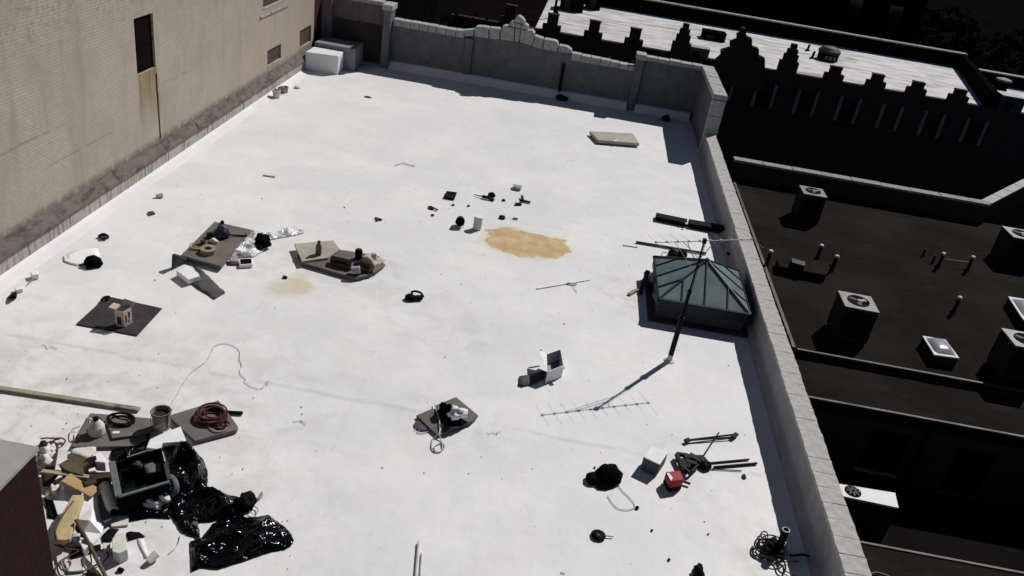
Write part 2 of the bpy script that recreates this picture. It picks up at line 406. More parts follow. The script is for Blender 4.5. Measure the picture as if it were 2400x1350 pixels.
# ------------------------------------------------------------------ mesh helpers
class MB:
    def __init__(s):
        s.v = []; s.f = []; s.smooth = False
    def add(s, v, f):
        o = len(s.v)
        s.v += [tuple(p) for p in v]
        s.f += [tuple(i + o for i in q) for q in f]
        return s
    def box(s, x0, x1, y0, y1, z0, z1):
        return s.prism([(x0, y0), (x1, y0), (x1, y1), (x0, y1)], z0, z1)
    def prism(s, poly, z0, z1):
        n = len(poly)
        ar = sum(poly[i][0] * poly[(i + 1) % n][1] - poly[(i + 1) % n][0] * poly[i][1] for i in range(n))
        if ar < 0:
            poly = list(reversed(poly))
        v = [(p[0], p[1], z0) for p in poly] + [(p[0], p[1], z1) for p in poly]
        f = [tuple(range(n - 1, -1, -1)), tuple(range(n, 2 * n))]
        f += [(i, (i + 1) % n, n + (i + 1) % n, n + i) for i in range(n)]
        return s.add(v, f)
    def wallprism(s, prof, y0, y1):
        """profile in (x, z), extruded along y"""
        n = len(prof)
        ar = sum(prof[i][0] * prof[(i + 1) % n][1] - prof[(i + 1) % n][0] * prof[i][1] for i in range(n))
        if ar < 0:
            prof = list(reversed(prof))
        v = [(p[0], y0, p[1]) for p in prof] + [(p[0], y1, p[1]) for p in prof]
        f = [tuple(range(n)), tuple(range(2 * n - 1, n - 1, -1))]
        f += [(i, n + i, n + (i + 1) % n, (i + 1) % n) for i in range(n)]
        return s.add(v, f)
    def sideprism(s, prof, x0, x1):
        """profile in (y, z), extruded along x"""
        n = len(prof)
        v = [(x0, p[0], p[1]) for p in prof] + [(x1, p[0], p[1]) for p in prof]
        ar = sum(prof[i][0] * prof[(i + 1) % n][1] - prof[(i + 1) % n][0] * prof[i][1] for i in range(n))
        f = [tuple(range(n - 1, -1, -1)), tuple(range(n, 2 * n))]
        f += [(i, (i + 1) % n, n + (i + 1) % n, n + i) for i in range(n)]
        if ar < 0:
            f = [tuple(reversed(q)) for q in f]
        return s.add(v, f)
    def bar(s, p, q, w, h, up=(0, 0, 1)):
        p = Vector(p); q = Vector(q); d = (q - p).normalized()
        u = Vector(up)
        if abs(d.dot(u)) > .97:
            u = Vector((1, 0, 0))
        a = d.cross(u).normalized() * (w / 2); b = a.cross(d).normalized() * (h / 2)
        v = [p - a - b, p + a - b, p + a + b, p - a + b, q - a - b, q + a - b, q + a + b, q - a + b]
        return s.add(v, [(0, 3, 2, 1), (4, 5, 6, 7), (0, 1, 5, 4), (1, 2, 6, 5), (2, 3, 7, 6), (3, 0, 4, 7)])
    def tube(s, pts, r, n=8, closed=False):
        pts = [Vector(p) for p in pts]
        m = len(pts); o = len(s.v)
        side = None
        for i, p in enumerate(pts):
            if closed:
                d = pts[(i + 1) % m] - pts[i - 1]
            else:
                d = pts[min(i + 1, m - 1)] - pts[max(i - 1, 0)]
            d = d.normalized() if d.length else Vector((0, 0, 1))
            u = Vector((0, 0, 1)) if abs(d.z) < .95 else Vector((1, 0, 0))
            if side is not None:
                u = side
            a = d.cross(u)
            a = a.normalized() if a.length > 1e-5 else Vector((1, 0, 0))
            b = a.cross(d).normalized()
            side = b
            rr = r[i] if isinstance(r, (list, tuple)) else r
            for j in range(n):
                t = 2 * math.pi * j / n
                s.v.append(tuple(p + a * (math.cos(t) * rr) + b * (math.sin(t) * rr)))
        for i in range(m if closed else m - 1):
            i2 = (i + 1) % m
            for j in range(n):
                j2 = (j + 1) % n
                s.f.append((o + i * n + j, o + i * n + j2, o + i2 * n + j2, o + i2 * n + j))
        if not closed:
            s.f.append(tuple(o + j for j in range(n - 1, -1, -1)))
            s.f.append(tuple(o + (m - 1) * n + j for j in range(n)))
        return s
    def lathe(s, c, prof, n=20, axis=None):
        """profile [(radius, height)] turned about the vertical through c, or about axis"""
        o = len(s.v)
        R = Matrix.Identity(3) if axis is None else Vector((0, 0, 1)).rotation_difference(Vector(axis)).to_matrix()
        for r, z in prof:
            for j in range(n):
                t = 2 * math.pi * j / n
                s.v.append(tuple(Vector(c) + R @ Vector((r * math.cos(t), r * math.sin(t), z))))
        for i in range(len(prof) - 1):
            for j in range(n):
                j2 = (j + 1) % n
                s.f.append((o + i * n + j, o + i * n + j2, o + (i + 1) * n + j2, o + (i + 1) * n + j))
        s.f.append(tuple(o + j for j in range(n - 1, -1, -1)))
        e = o + (len(prof) - 1) * n
        s.f.append(tuple(e + j for j in range(n)))
        return s
    def blob(s, c, r, seed=0, rough=.25, sub=2, squash=.45):
        """lumpy closed lump resting on the ground below c"""
        rx, ry, rz = r
        n1, n2 = 7 * sub, 5 * sub
        o = len(s.v)
        for i in range(n2 + 1):
            th = math.pi * i / n2
            for j in range(n1):
                ph = 2 * math.pi * j / n1
                d = Vector((math.sin(th) * math.cos(ph), math.sin(th) * math.sin(ph), math.cos(th)))
                k = 1 + rough * noise.noise(d * 1.7 + Vector((seed * 3.1, seed, 0))) * 1.6 + rough * .5 * noise.noise(d * 4.3 + Vector((seed, 0, seed)))
                p = Vector((d.x * rx * k, d.y * ry * k, d.z * rz * k))
                if p.z < -rz * squash:
                    p.z = -rz * squash
                s.v.append((c[0] + p.x, c[1] + p.y, c[2] + p.z + rz * squash))
        for i in range(n2):
            for j in range(n1):
                j2 = (j + 1) % n1
                s.f.append((o + i * n1 + j, o + (i + 1) * n1 + j, o + (i + 1) * n1 + j2, o + i * n1 + j2))
        s.smooth = True
        return s
    def mesh(s, name, off=(0, 0, 0)):
        me = bpy.data.meshes.new(name)
        me.from_pydata([(p[0] - off[0], p[1] - off[1], p[2] - off[2]) for p in s.v], [], s.f)
        me.update()
        if s.smooth:
            me.polygons.foreach_set('use_smooth', [True] * len(me.polygons))
        return me

def world_of(o):
    v = Vector((0, 0, 0))
    while o is not None:
        v += o.location
        o = o.parent
    return v

def part(name, mb, mat, parent, kind=None, label=None, bevel=0., smooth=False):
    off = world_of(parent)
    mb.smooth = mb.smooth or smooth
    o = bpy.data.objects.new(name, mb.mesh(name, off))
    COL.objects.link(o)
    o.parent = parent
    o.data.materials.append(M[mat] if isinstance(mat, str) else mat)
    if kind: o['kind'] = kind
    if label: o['label'] = label
    if bevel: add_bevel(o, bevel)
    return o

def add_bevel(o, w, seg=2):
    b = o.modifiers.new('bevel', 'BEVEL')
    b.width = w; b.segments = seg; b.limit_method = 'ANGLE'

def thing(name, label, cat, loc, group=None):
    o = bpy.data.objects.new(name, None)
    o.empty_display_size = .1
    COL.objects.link(o)
    o.location = loc
    o['label'] = label; o['category'] = cat
    if group: o['group'] = group
    return o

def single(name, label, cat, mb, mat, group=None, bevel=0., smooth=False):
    xs = [p[0] for p in mb.v]; ys = [p[1] for p in mb.v]; zs = [p[2] for p in mb.v]
    c = ((min(xs) + max(xs)) / 2, (min(ys) + max(ys)) / 2, min(zs))
    mb.smooth = mb.smooth or smooth
    o = bpy.data.objects.new(name, mb.mesh(name, c))
    COL.objects.link(o)
    o.location = c
    o.data.materials.append(M[mat])
    o['label'] = label; o['category'] = cat
    if group: o['group'] = group
    if bevel: add_bevel(o, bevel)
    return o

def structure(name, mb, mat):
    o = bpy.data.objects.new(name, mb.mesh(name))
    COL.objects.link(o)
    o.data.materials.append(M[mat])
    o['kind'] = 'structure'
    return o

def spline(pts, k=6, closed=False):
    P = [Vector(p) for p in pts]; out = []; n = len(P)
    for i in range(n if closed else n - 1):
        a = P[i - 1] if (i > 0 or closed) else P[0]
        b = P[i]; c = P[(i + 1) % n]
        d = P[(i + 2) % n] if (i + 2 < n or closed) else P[-1]
        for j in range(k):
            t = j / k
            out.append(.5 * ((2 * b) + (c - a) * t + (2 * a - 5 * b + 4 * c - d) * t * t + (3 * b - a - 3 * c + d) * t ** 3))
    if not closed: out.append(P[-1])
    return out

def lift(pts, z):
    return [(p[0], p[1], p[2] + z) for p in pts]

def cord(pts, r=.008, z=None, k=6, closed=False, wob=0., seed=1):
    rnd = random.Random(seed)
    z = r if z is None else z
    q = spline(lift(pts, z), k, closed)
    if wob:
        q = [p + Vector((rnd.uniform(-wob, wob), rnd.uniform(-wob, wob), 0)) for p in q]
    return MB().tube(q, r, 6, closed)

def coil(c, r, turns, tr, seed, spread=.25, rise=.012, squash=1.):
    rnd = random.Random(seed); pts = []
    for t in range(turns):
        rr = r * (1 - spread * rnd.random()); ox, oy = rnd.uniform(-.12, .12) * r, rnd.uniform(-.12, .12) * r
        for j in range(16):
            a = 2 * math.pi * j / 16
            pts.append((c[0] + ox + rr * math.cos(a), c[1] + oy + rr * squash * math.sin(a), c[2] + tr + rise * (t + j / 16) * .8))
    return MB().tube(spline(pts, 3), tr, 6)

def inside(p, poly):
    c = False; n = len(poly)
    for i in range(n):
        a, b = poly[i], poly[(i + 1) % n]
        if (a[1] > p[1]) != (b[1] > p[1]) and p[0] < (b[0] - a[0]) * (p[1] - a[1]) / (b[1] - a[1]) + a[0]:
            c = not c
    return c

def edge_dist(p, poly):
    m = 9.; n = len(poly)
    for i in range(n):
        a = Vector(poly[i][:2]); b = Vector(poly[(i + 1) % n][:2]); q = Vector(p)
        t = max(0, min(1, (q - a).dot(b - a) / max(1e-9, (b - a).length_squared)))
        m = min(m, (q - a - (b - a) * t).length)
    return m

def sheet(poly, h, res=.07, seed=0, z0=.003, thick=.006, freq=2.2, edge=.12, ridge=True, tilt=(0, 0), smooth=True):
    """a limp or crumpled sheet with the given outline, lying on z0, rising to about h in folds"""
    rnd = random.Random(seed)
    poly = [p[:2] for p in poly]
    n = len(poly); pts = []
    for i in range(n):
        a, b = Vector(poly[i]), Vector(poly[(i + 1) % n])
        m = max(1, int((b - a).length / res))
        for j in range(m):
            q = a.lerp(b, j / m)
            if 0 < j:
                q += Vector((rnd.uniform(-1, 1), rnd.uniform(-1, 1))) * res * .12
            pts.append(q)
    nb = len(pts)
    xs = [p[0] for p in poly]; ys = [p[1] for p in poly]
    y = min(ys); row = 0
    while y < max(ys):
        x = min(xs) + (res / 2 if row % 2 else 0)
        while x < max(xs):
            q = (x + rnd.uniform(-.25, .25) * res, y + rnd.uniform(-.25, .25) * res)
            if inside(q, poly) and edge_dist(q, poly) > res * .45:
                pts.append(Vector(q))
            x += res
        y += res * .87; row += 1
    vs, es, fs, *_ = delaunay_2d_cdt(pts, [(i, (i + 1) % nb) for i in range(nb)], [], 1, 1e-5)
    out = []
    cx = sum(p[0] for p in poly) / n; cy = sum(p[1] for p in poly) / n
    for v in vs:
        e = min(1., edge_dist(v, poly) / edge)
        q = Vector((v.x * freq, v.y * freq, seed * 7.3))
        if ridge:
            k = 1 - abs(noise.noise(q)) * 2
            k = max(0, k) ** 1.5 * .75 + .25 * abs(noise.noise(q * 2.7))
        else:
            k = .5 + .5 * noise.noise(q)
        out.append((v.x, v.y, z0 + h * k * (.25 + .75 * e) * (.15 + .85 * e) + max(0, tilt[0] * (v.x - cx) + tilt[1] * (v.y - cy))))
    m = len(out); f = [tuple(q) for q in fs]
    mb = MB()
    mb.smooth = smooth
    top = [(p[0], p[1], p[2] + thick) for p in out]
    cnt = {}
    for q in f:
        for i in range(len(q)):
            cnt[(q[i], q[(i + 1) % len(q)])] = 1
    rim = [(a, b) for (a, b) in cnt if (b, a) not in cnt]
    mb.add(top + out, f + [tuple(i + m for i in reversed(q)) for q in f] + [(a + m, b + m, b, a) for a, b in rim])
    return mb

R = random.Random(7)
# ================================================================== SETTING
structure('ground', MB().add([(-400, -300, -9), (400, -300, -9), (400, 700, -9), (-400, 700, -9)], [(0, 1, 2, 3)]), 'ground')

# ---- the building we look down on: its body, its white roof
bld = thing('flat_roofed_building', 'flat roofed building whose white coated roof fills the picture', 'building', (-3, 17, -9))
part('body', MB().box(-11.7, 5.9, -4, 38.1, -8.99, -.25), 'neigh_wall', bld)
g = MB()
nx, ny = 36, 84
for j in range(ny + 1):
    for i in range(nx + 1):
        x = -11.75 + 17.3 * i / nx; y = -4 + 42.0 * j / ny
        u = Vector((x * .22, y * .22, 4.))
        g.v.append((x, y, .012 * noise.noise(u) - .012))
for j in range(ny):
    for i in range(nx):
        a = j * (nx + 1) + i
        g.f.append((a, a + 1, a + nx + 2, a + nx + 1))
g.smooth = True
structure('roof', g, 'roof')

# ---- left: painted brick building with openings
lb = thing('brick_building', 'taller cream painted brick building along the left side of the white roof', 'building', (-14, 16, 0))
WX = -11.75
openings = [(21.40, 22.42, 2.90, 4.40, 'void'), (30.95, 32.42, .98, 1.58, 'boarded'), (34.62, 36.12, .93, 1.66, 'boarded'), (30.5, 32.75, 3.22, 5.2, 'boarded')]
def holed_wall(y0, y1, z0, z1):
    mb = MB()
    ys = sorted({y0, y1} | {o[0] for o in openings} | {o[1] for o in openings})
    zs = sorted({z0, z1} | {o[2] for o in openings} | {o[3] for o in openings})
    for a, b in zip(ys, ys[1:]):
        for c, d in zip(zs, zs[1:]):
            if any(o[0] <= (a + b) / 2 <= o[1] and o[2] <= (c + d) / 2 <= o[3] for o in openings):
                continue
            mb.add([(WX, a, c), (WX, b, c), (WX, b, d), (WX, a, d)], [(0, 1, 2, 3)])
    for a, b, c, d, _ in openings:
        x = WX - (.07 if _ == 'boarded' else .07)
        mb.add([(WX, a, c), (WX, b, c), (WX, b, d), (WX, a, d), (x, a, c), (x, b, c), (x, b, d), (x, a, d)],
               [(0, 4, 5, 1), (1, 5, 6, 2), (2, 6, 7, 3), (3, 7, 4, 0)])
    mb.add([(WX, y1, z0), (WX - 8, y1, z0), (WX - 8, y1, z1), (WX, y1, z1)], [(0, 1, 2, 3)])
    mb.add([(WX, y0, z0), (WX - 8, y0, z0), (WX - 8, y0, z1), (WX, y0, z1)], [(3, 2, 1, 0)])
    mb.add([(WX, y0, z1), (WX, y1, z1), (WX - 8, y1, z1), (WX - 8, y0, z1)], [(0, 1, 2, 3)])
    mb.add([(WX - 8, y0, z0), (WX - 8, y1, z0), (WX - 8, y1, z1), (WX - 8, y0, z1)], [(3, 2, 1, 0)])
    return mb
part('wall', holed_wall(-6, 36.45, -.3, 10.5), 'brick_paint', lb)
for a, b, c, d, m in openings:
    dp_ = .07
    w = part('window', MB().box(WX - dp_ - .06, WX - dp_ + .004, a - .02, b + .02, c - .02, d + .02), m, lb)
    if m == 'void':
        part('meeting_rail', MB().box(WX - dp_ + .005, WX - dp_ + .03, a + .002, b - .002, c + .74, c + .79), 'void', w)
    else:
        part('sill', MB().box(WX - dp_ + .005, WX + .02, a + .002, b - .002, c - .03, c + .02), 'plinth', w)
part('lintel_ledge', MB().box(WX - .02, WX + .05, 30.2, 33.1, 2.93, 3.0), 'plinth', lb)
part('downpipe', MB().tube([(WX + .012, 22.40, 2.72), (WX + .012, 22.44, .78)], .013, 6), 'dark_brown', lb)
# concrete plinth: lengths of cap on a streaked face
part('plinth', MB().box(WX - .02, -11.55, -6, 36.4, -.02, .40), 'plinth', lb)
y = -6.
while y < 36.3:
    y2 = min(36.4, y + 2.4 + R.uniform(-.3, .3))
    d = R.uniform(-.008, .012)
    part('plinth_cap', MB().wallprism([(WX - .02, .415), (-11.51 + d, .415), (-11.51 + d, .462), (WX + .02, .72 + d), (WX - .02, .72 + d)], y, y2 - .015), 'plinth_top', lb)
    y = y2
part('cant_strip', MB().wallprism([(-11.56, -.02), (-11.20, -.014), (-11.32, .015), (-11.46, .05), (-11.56, .10)], -4, 34.6), 'roof', lb)

# ---- white curb boxes in the far left corner
single('white_curb', 'white painted sunlit curb box in the far left corner of the roof', 'curb', MB().prism([(-11.54, 34.78), (-10.16, 34.98), (-10.2, 35.9), (-11.54, 35.9)], -.02, .80), 'white_paint', bevel=.03)
single('curb_box', 'wider shaded curb box behind the white one in the corner', 'curb', MB().box(-11.54, -9.7, 35.95, 37.3, -.02, .98), 'box_shade', bevel=.04)

# ---- rear parapet wall
rw = thing('rear_parapet_wall', 'grey rear parapet wall with a stepped curved limestone crest', 'wall', (-3, 37.9, 0))
crest = [(-4.809,37.780,2.000),(-4.150,37.780,2.036),(-3.107,37.780,2.090),(-2.203,37.780,2.026),(-1.690,37.780,1.981),(-1.009,37.780,1.973),(-0.378,37.780,2.024)]
cz = [(p[0], p[2]) for p in crest]
part('wall_panel', MB().box(-8.56, cz[0][0] - .36, 37.8, 38.15, -.1, 1.86), 'wall_paint', rw)
part('wall_panel', MB().wallprism([(cz[0][0] - .02, -.1)] + cz + [(cz[-1][0], -.1)], 37.82, 38.15), 'wall_paint', rw)
part('wall_panel', MB().box(cz[-1][0] + .002, 2.52, 37.81, 38.15, -.1, 1.72), 'wall_paint', rw)
part('pilaster', MB().box(cz[0][0] - .358, cz[0][0] - .022, 37.70, 38.16, -.1, 1.90), 'wall_paint', rw, bevel=.01)
part('pilaster', MB().box(-8.90, -8.562, 37.35, 38.2, -.1, 2.55), 'wall_paint', rw, bevel=.01)
part('pilaster', MB().box(2.522, 2.86, 37.62, 38.2, -.1, 2.28), 'wall_paint', rw, bevel=.01)
part('tall_panel', MB().box(2.862, 5.50, 37.83, 38.2, -.1, 2.26), 'wall_paint', rw)
part('tall_panel', MB().box(-12.6, -8.902, 37.95, 38.3, -.1, 2.62), 'wall_dark', rw)
part('recessed_panel', MB().box(-11.7, -9.0, 37.90, 37.948, .1, 1.75), 'recess', rw)
part('corner_pier', MB().box(-12.4, -11.76, 36.5, 37.95, -.1, 6.), 'maroon', rw)
part('corner_pier', MB().box(-11.75, -11.3, 37.5, 37.898, -.1, 2.6), 'wall_dark', rw)
def stone(mb, label=None):
    return part('coping_block', mb, 'coping_far', rw, bevel=.018)
x = -8.52
while x < cz[0][0] - .5:
    w = .405 + R.uniform(-.03, .03)
    t = R.uniform(-.012, .012)
    stone(MB().box(x, min(x + w - .022, cz[0][0] - .37), 37.72, 38.22, 1.87, 2.165 + t))
    x += w
blocks = [
 [(-5.469,37.760,2.157),(-4.883,37.760,2.303),(-4.849,37.760,2.035),(-5.439,37.760,1.907)],
 [(-4.850,37.740,2.377),(-4.800,37.740,2.442),(-4.651,37.740,2.486),(-4.228,37.740,2.510),(-4.165,37.740,2.041),(-4.804,37.740,2.009)],
 [(-4.189,37.740,2.507),(-3.729,37.740,2.538),(-3.663,37.740,2.070),(-4.126,37.740,2.039)],
 [(-3.623,37.720,2.080),(-3.683,37.720,2.503),(-3.625,37.720,2.643),(-3.520,37.720,2.716),(-3.071,37.720,2.680),(-3.025,37.720,2.106)],
 [(-3.044,37.730,2.683),(-2.820,37.730,2.665),(-2.793,37.730,2.106),(-2.988,37.730,2.111)],
 [(-2.781,37.720,2.673),(-2.472,37.720,2.669),(-2.288,37.720,2.719),(-2.152,37.720,2.592),(-2.152,37.720,2.349),(-2.199,37.720,2.039),(-2.742,37.720,2.098)],
 [(-3.335,37.760,2.740),(-3.330,37.760,2.834),(-3.228,37.760,2.925),(-3.090,37.760,2.902),(-3.077,37.760,2.690)],
 [(-3.070,37.770,2.894),(-2.818,37.770,2.881),(-2.816,37.770,2.677),(-3.050,37.770,2.693)],
 [(-2.788,37.760,2.878),(-2.611,37.760,2.917),(-2.485,37.760,2.846),(-2.478,37.760,2.679),(-2.776,37.760,2.676)],
 [(-3.151,37.740,2.942),(-3.143,37.740,3.017),(-3.066,37.740,3.140),(-2.999,37.740,3.207),(-2.903,37.740,3.204),(-2.798,37.740,3.148),(-2.664,37.740,3.023),(-2.649,37.740,2.924),(-3.089,37.740,2.915)],
 [(-2.129,37.740,2.499),(-1.742,37.740,2.433),(-1.707,37.740,1.986),(-2.169,37.740,2.021),(-2.132,37.740,2.273)],
 [(-1.703,37.740,2.430),(-1.220,37.740,2.428),(-1.077,37.740,2.377),(-1.014,37.740,2.237),(-1.028,37.740,1.988),(-1.668,37.740,1.983)],
 [(-0.989,37.750,2.258),(-0.651,37.750,2.259),(-0.529,37.750,2.223),(-0.396,37.750,2.132),(-0.376,37.750,2.021),(-0.988,37.750,1.974)]]
for b in blocks:
    cx = sum(p[0] for p in b) / len(b); cy = sum(p[2] for p in b) / len(b)
    stone(MB().wallprism([(cx + (p[0] - cx) * .985, cy + (p[2] - cy) * .985) for p in b], b[0][1], 38.22 + R.uniform(-.02, .02)))
x = cz[-1][0] + .01
while x < 2.3:
    w = .42 + R.uniform(-.04, .04)
    x2 = min(x + w - .02, 2.51)
    zt = 2.03 - .035 * (x - cz[-1][0])
    stone(MB().box(x, x2, 37.72, 38.22, 1.725, zt + R.uniform(-.01, .01)))
    x += w
stone(MB().box(2.47, 2.92, 37.56, 38.26, 2.285, 2.52))
x = 2.93
while x < 5.3:
    x2 = min(x + .52, 5.49)
    stone(MB().box(x, x2 - .015, 37.77, 38.26, 2.265, 2.44 + R.uniform(-.012, .012)))
    x = x2 + .001
stone(MB().box(-8.96, -8.50, 37.28, 38.26, 2.56, 2.80))
x = -12.4
while x < -9.1:
    x2 = min(x + .56, -8.97)
    stone(MB().box(x, x2 - .015, 37.85, 38.36, 2.625, 2.78 + R.uniform(-.01, .01)))
    x = x2 + .001
for x0, x1, y0 in ((-8.55, 2.5, 37.79), (2.88, 5.4, 37.80)):
    part('cant_strip', MB().sideprism([(y0 - .42, -.02), (y0 + .02, -.02), (y0 + .02, .30), (y0 - .10, .27), (y0 - .34, .06)], x0, x1), 'roof', rw)
dp = [(-0.650,37.720,1.502),(-0.624,37.720,-0.104)]
part('drain_pipe', MB().tube([dp[0], dp[1], (dp[1][0], 37.5, .12)], .075, 8), 'black_iron', rw)
single('drain_box', 'dark leader head at the foot of the black pipe on the rear wall', 'drain', MB().blob((dp[1][0] + .15, 37.25, 0), (.28, .16, .16), 3), 'black_iron')
single('roof_drain', 'small dark drain strainer below the right end of the rear wall', 'drain', MB().blob((4.3, 36.9, 0), (.2, .2, .16), 5), 'black_iron')

# ---- short return wall at the far right corner
sw = thing('return_wall', 'short grey return wall with pitted stone coping at the far right corner', 'wall', (5.75, 35.4, 0))
part('wall_panel', MB().box(5.505, 5.93, 33.25, 38.2, -.1, 2.22), 'wall_paint', sw)
y = 33.0
while y < 38.2:
    y2 = min(y + .62, 38.3)
    part('coping_block', MB().box(5.44, 6.0, y, y2 - .014, 2.225, 2.42 + R.uniform(-.012, .012)), 'coping_far', sw, bevel=.02)
    y = y2
z = -.1
for h in (.62, .5, .55, .64):
    part('end_block', MB().box(5.46 + R.uniform(-.01, .01), 5.98, 32.98 + R.uniform(0, .02), 33.245, z, z + h - .016), 'coping', sw, bevel=.015)
    z += h

# ---- right parapet wall with its coping stones
rp = thing('side_parapet_wall', 'long low parapet wall with limestone coping along the right edge of the roof', 'wall', (5.7, 15, 0))
PX = 5.54
part('wall_panel', MB().box(PX, 5.9, -4, 32.95, -.2, .73), 'side_paint', rp)
part('cant_strip', MB().wallprism([(PX + .02, -.03), (PX - .17, -.02), (PX - .13, .03), (PX - .03, .13), (PX + .02, .22)], -4, 32.9), 'side_paint', rp)
part('groove_shadow_strip', MB().box(PX - .012, PX + .05, -4, 32.95, .731, .765), 'groove_shade', rp)  # dark strip paints the shadow line below the coping overhang
meshes = []
for i in range(6):
    mb = MB()
    n = 4
    # top broken into a few facets so that each stone is a little uneven
    L_, W0, W1 = .395, -.215, .215
    for a in range(n + 1):
        for b in range(4):
            xx = W0 + (W1 - W0) * b / 3; yy = L_ * a / n
            mb.v.append((xx + R.uniform(-.006, .006), yy + (R.uniform(-.003, .003) if 0 < a < n else 0), R.uniform(-.004, .004)))
    for a in range(n):
        for b in range(3):
            q = a * 4 + b
            mb.f.append((q, q + 1, q + 5, q + 4))
    o = len(mb.v)
    ring = [0, 1, 2, 3] + [4 * a + 3 for a in range(1, n + 1)] + [4 * n + 2, 4 * n + 1, 4 * n] + [4 * a for a in range(n - 1, 0, -1)]
    for r_ in ring:
        p = mb.v[r_]; mb.v.append((p[0], p[1], -.088))
    m_ = len(ring)
    for k_ in range(m_):
        mb.f.append((ring[k_], o + k_, o + (k_ + 1) % m_, ring[(k_ + 1) % m_]))
    mb.f.append(tuple(o + k_ for k_ in range(m_)))
    me = mb.mesh('coping_stone')
    me.materials.append(M['coping'])
    meshes.append(me)
y = -2.0; i = 0
while y < 32.5:
    o = bpy.data.objects.new('coping_stone', meshes[i % 6])
    COL.objects.link(o)
    o.parent = rp
    s = 1.0 + R.uniform(-.06, .08)
    o.location = (5.70 - 5.7 + R.uniform(-.006, .006), y - 15, .853 + R.uniform(-.004, .004))
    o.scale = (1, s, 1)
    o.rotation_euler = (0, R.uniform(-.012, .012), R.uniform(-.006, .006))
    y += .395 * s + .011; i += 1

# ---- maroon brick stack with a grey cap in the near left corner
ch = thing('brick_stack', 'dark maroon brick stack with grey cap sheet at the lower left corner', 'chimney', (-7.5, 6.6, 0))
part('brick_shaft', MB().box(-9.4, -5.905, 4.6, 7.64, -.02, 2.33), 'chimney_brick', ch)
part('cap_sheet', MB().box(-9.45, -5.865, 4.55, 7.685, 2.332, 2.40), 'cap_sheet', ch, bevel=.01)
part('cap_crack', MB().tube(spline([(-6.1, 7.25, 2.402), (-6.05, 7.12, 2.402), (-6.15, 7.0, 2.402), (-6.1, 6.9, 2.402)], 4), .006, 5), 'dark_brown', ch)
part('cap_strap', MB().box(-7.0, -6.3, 7.20, 7.225, 2.395, 2.412), 'dark_brown', ch)

# ================================================================== RIGHT NEIGHBOUR
ZN = -.8
nb = thing('dark_roofed_building', 'neighbouring building with a dark membrane roof right of the white roof', 'building', (13, 26, -9))
part('body', MB().box(6.99, 34, 19.56, 33.4, -8.99, ZN - .12), 'neigh_wall', nb)
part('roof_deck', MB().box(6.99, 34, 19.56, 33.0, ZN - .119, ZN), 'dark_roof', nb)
part('rear_parapet', MB().box(6.95, 17.3, 33.0, 33.3, ZN - .119, -.10), 'neigh_wall', nb)
x = 6.93
while x < 17.2:
    x2 = min(x + 1.2, 17.33)
    part('rear_coping', MB().box(x, x2 - .02, 32.93, 33.37, -.098, 0.0 + R.uniform(-.006, .006)), 'neigh_cope', nb, bevel=.01)
    x = x2
part('angled_parapet', MB().prism([(17.35, 33.3), (17.1, 33.0), (20.6, 37.6), (20.9, 37.4)], ZN - .119, -.10), 'neigh_wall', nb)
for t in range(4):
    a = Vector((17.2, 33.2)); b = Vector((20.75, 37.5)); d = (b - a).normalized(); nn = Vector((-d.y, d.x)) * .2
    p = a.lerp(b, t / 4 + .01); q = a.lerp(b, (t + 1) / 4)
    part('angled_coping', MB().prism([tuple(p - nn), tuple(q - nn), tuple(q + nn), tuple(p + nn)], -.098, 0.01), 'unit_top', nb)
part('edge_strip', MB().wallprism([(6.99, ZN), (7.10, ZN), (7.09, ZN + .06), (7.0, ZN + .06)], 19.64, 33.0), 'flash', nb)
part('edge_strip', MB().sideprism([(19.56, ZN), (19.68, ZN), (19.65, ZN + .04), (19.58, ZN + .04)], 7.131, 34), 'flash', nb)
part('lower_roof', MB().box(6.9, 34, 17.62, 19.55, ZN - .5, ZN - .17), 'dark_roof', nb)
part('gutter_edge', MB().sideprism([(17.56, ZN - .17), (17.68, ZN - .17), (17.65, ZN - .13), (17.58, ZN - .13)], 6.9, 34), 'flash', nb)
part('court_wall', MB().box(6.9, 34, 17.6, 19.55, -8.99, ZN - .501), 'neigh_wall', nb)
for x0, x1, z0, z1 in ((8.9, 9.85, -2.75, -1.5), (11.1, 12.0, -3.0, -1.6), (13.6, 14.5, -3.0, -1.6)):
    w = part('window', MB().box(x0, x1, 17.585, 17.598, z0, z1), 'void', nb)
    part('frame', MB().box(x0 - .06, x1 + .06, 17.57, 17.599, z0 - .09, z0 - .005), 'far_stone', w)
part('wall_pipe', MB().tube([(10.15, 17.52, -1.1), (10.15, 17.52, -3.2)], .05, 6), 'black_iron', nb)

cb = thing('court_building', 'low black roofed block below the window wall at the right edge', 'building', (11, 15, -9))
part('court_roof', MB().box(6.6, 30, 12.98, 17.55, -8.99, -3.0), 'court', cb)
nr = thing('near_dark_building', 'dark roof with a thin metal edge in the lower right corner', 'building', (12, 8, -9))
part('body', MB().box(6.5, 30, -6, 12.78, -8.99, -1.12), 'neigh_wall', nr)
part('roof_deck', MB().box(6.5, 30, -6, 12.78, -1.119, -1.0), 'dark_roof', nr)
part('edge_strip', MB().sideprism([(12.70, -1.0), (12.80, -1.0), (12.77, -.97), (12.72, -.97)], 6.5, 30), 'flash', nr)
part('flashing', MB().tube(spline([(6.775,11.847,-0.950), (6.971,11.834,-0.950), (7.204,11.954,-0.950), (7.430,11.906,-0.950)], 5), .018, 6), 'flash', nr)

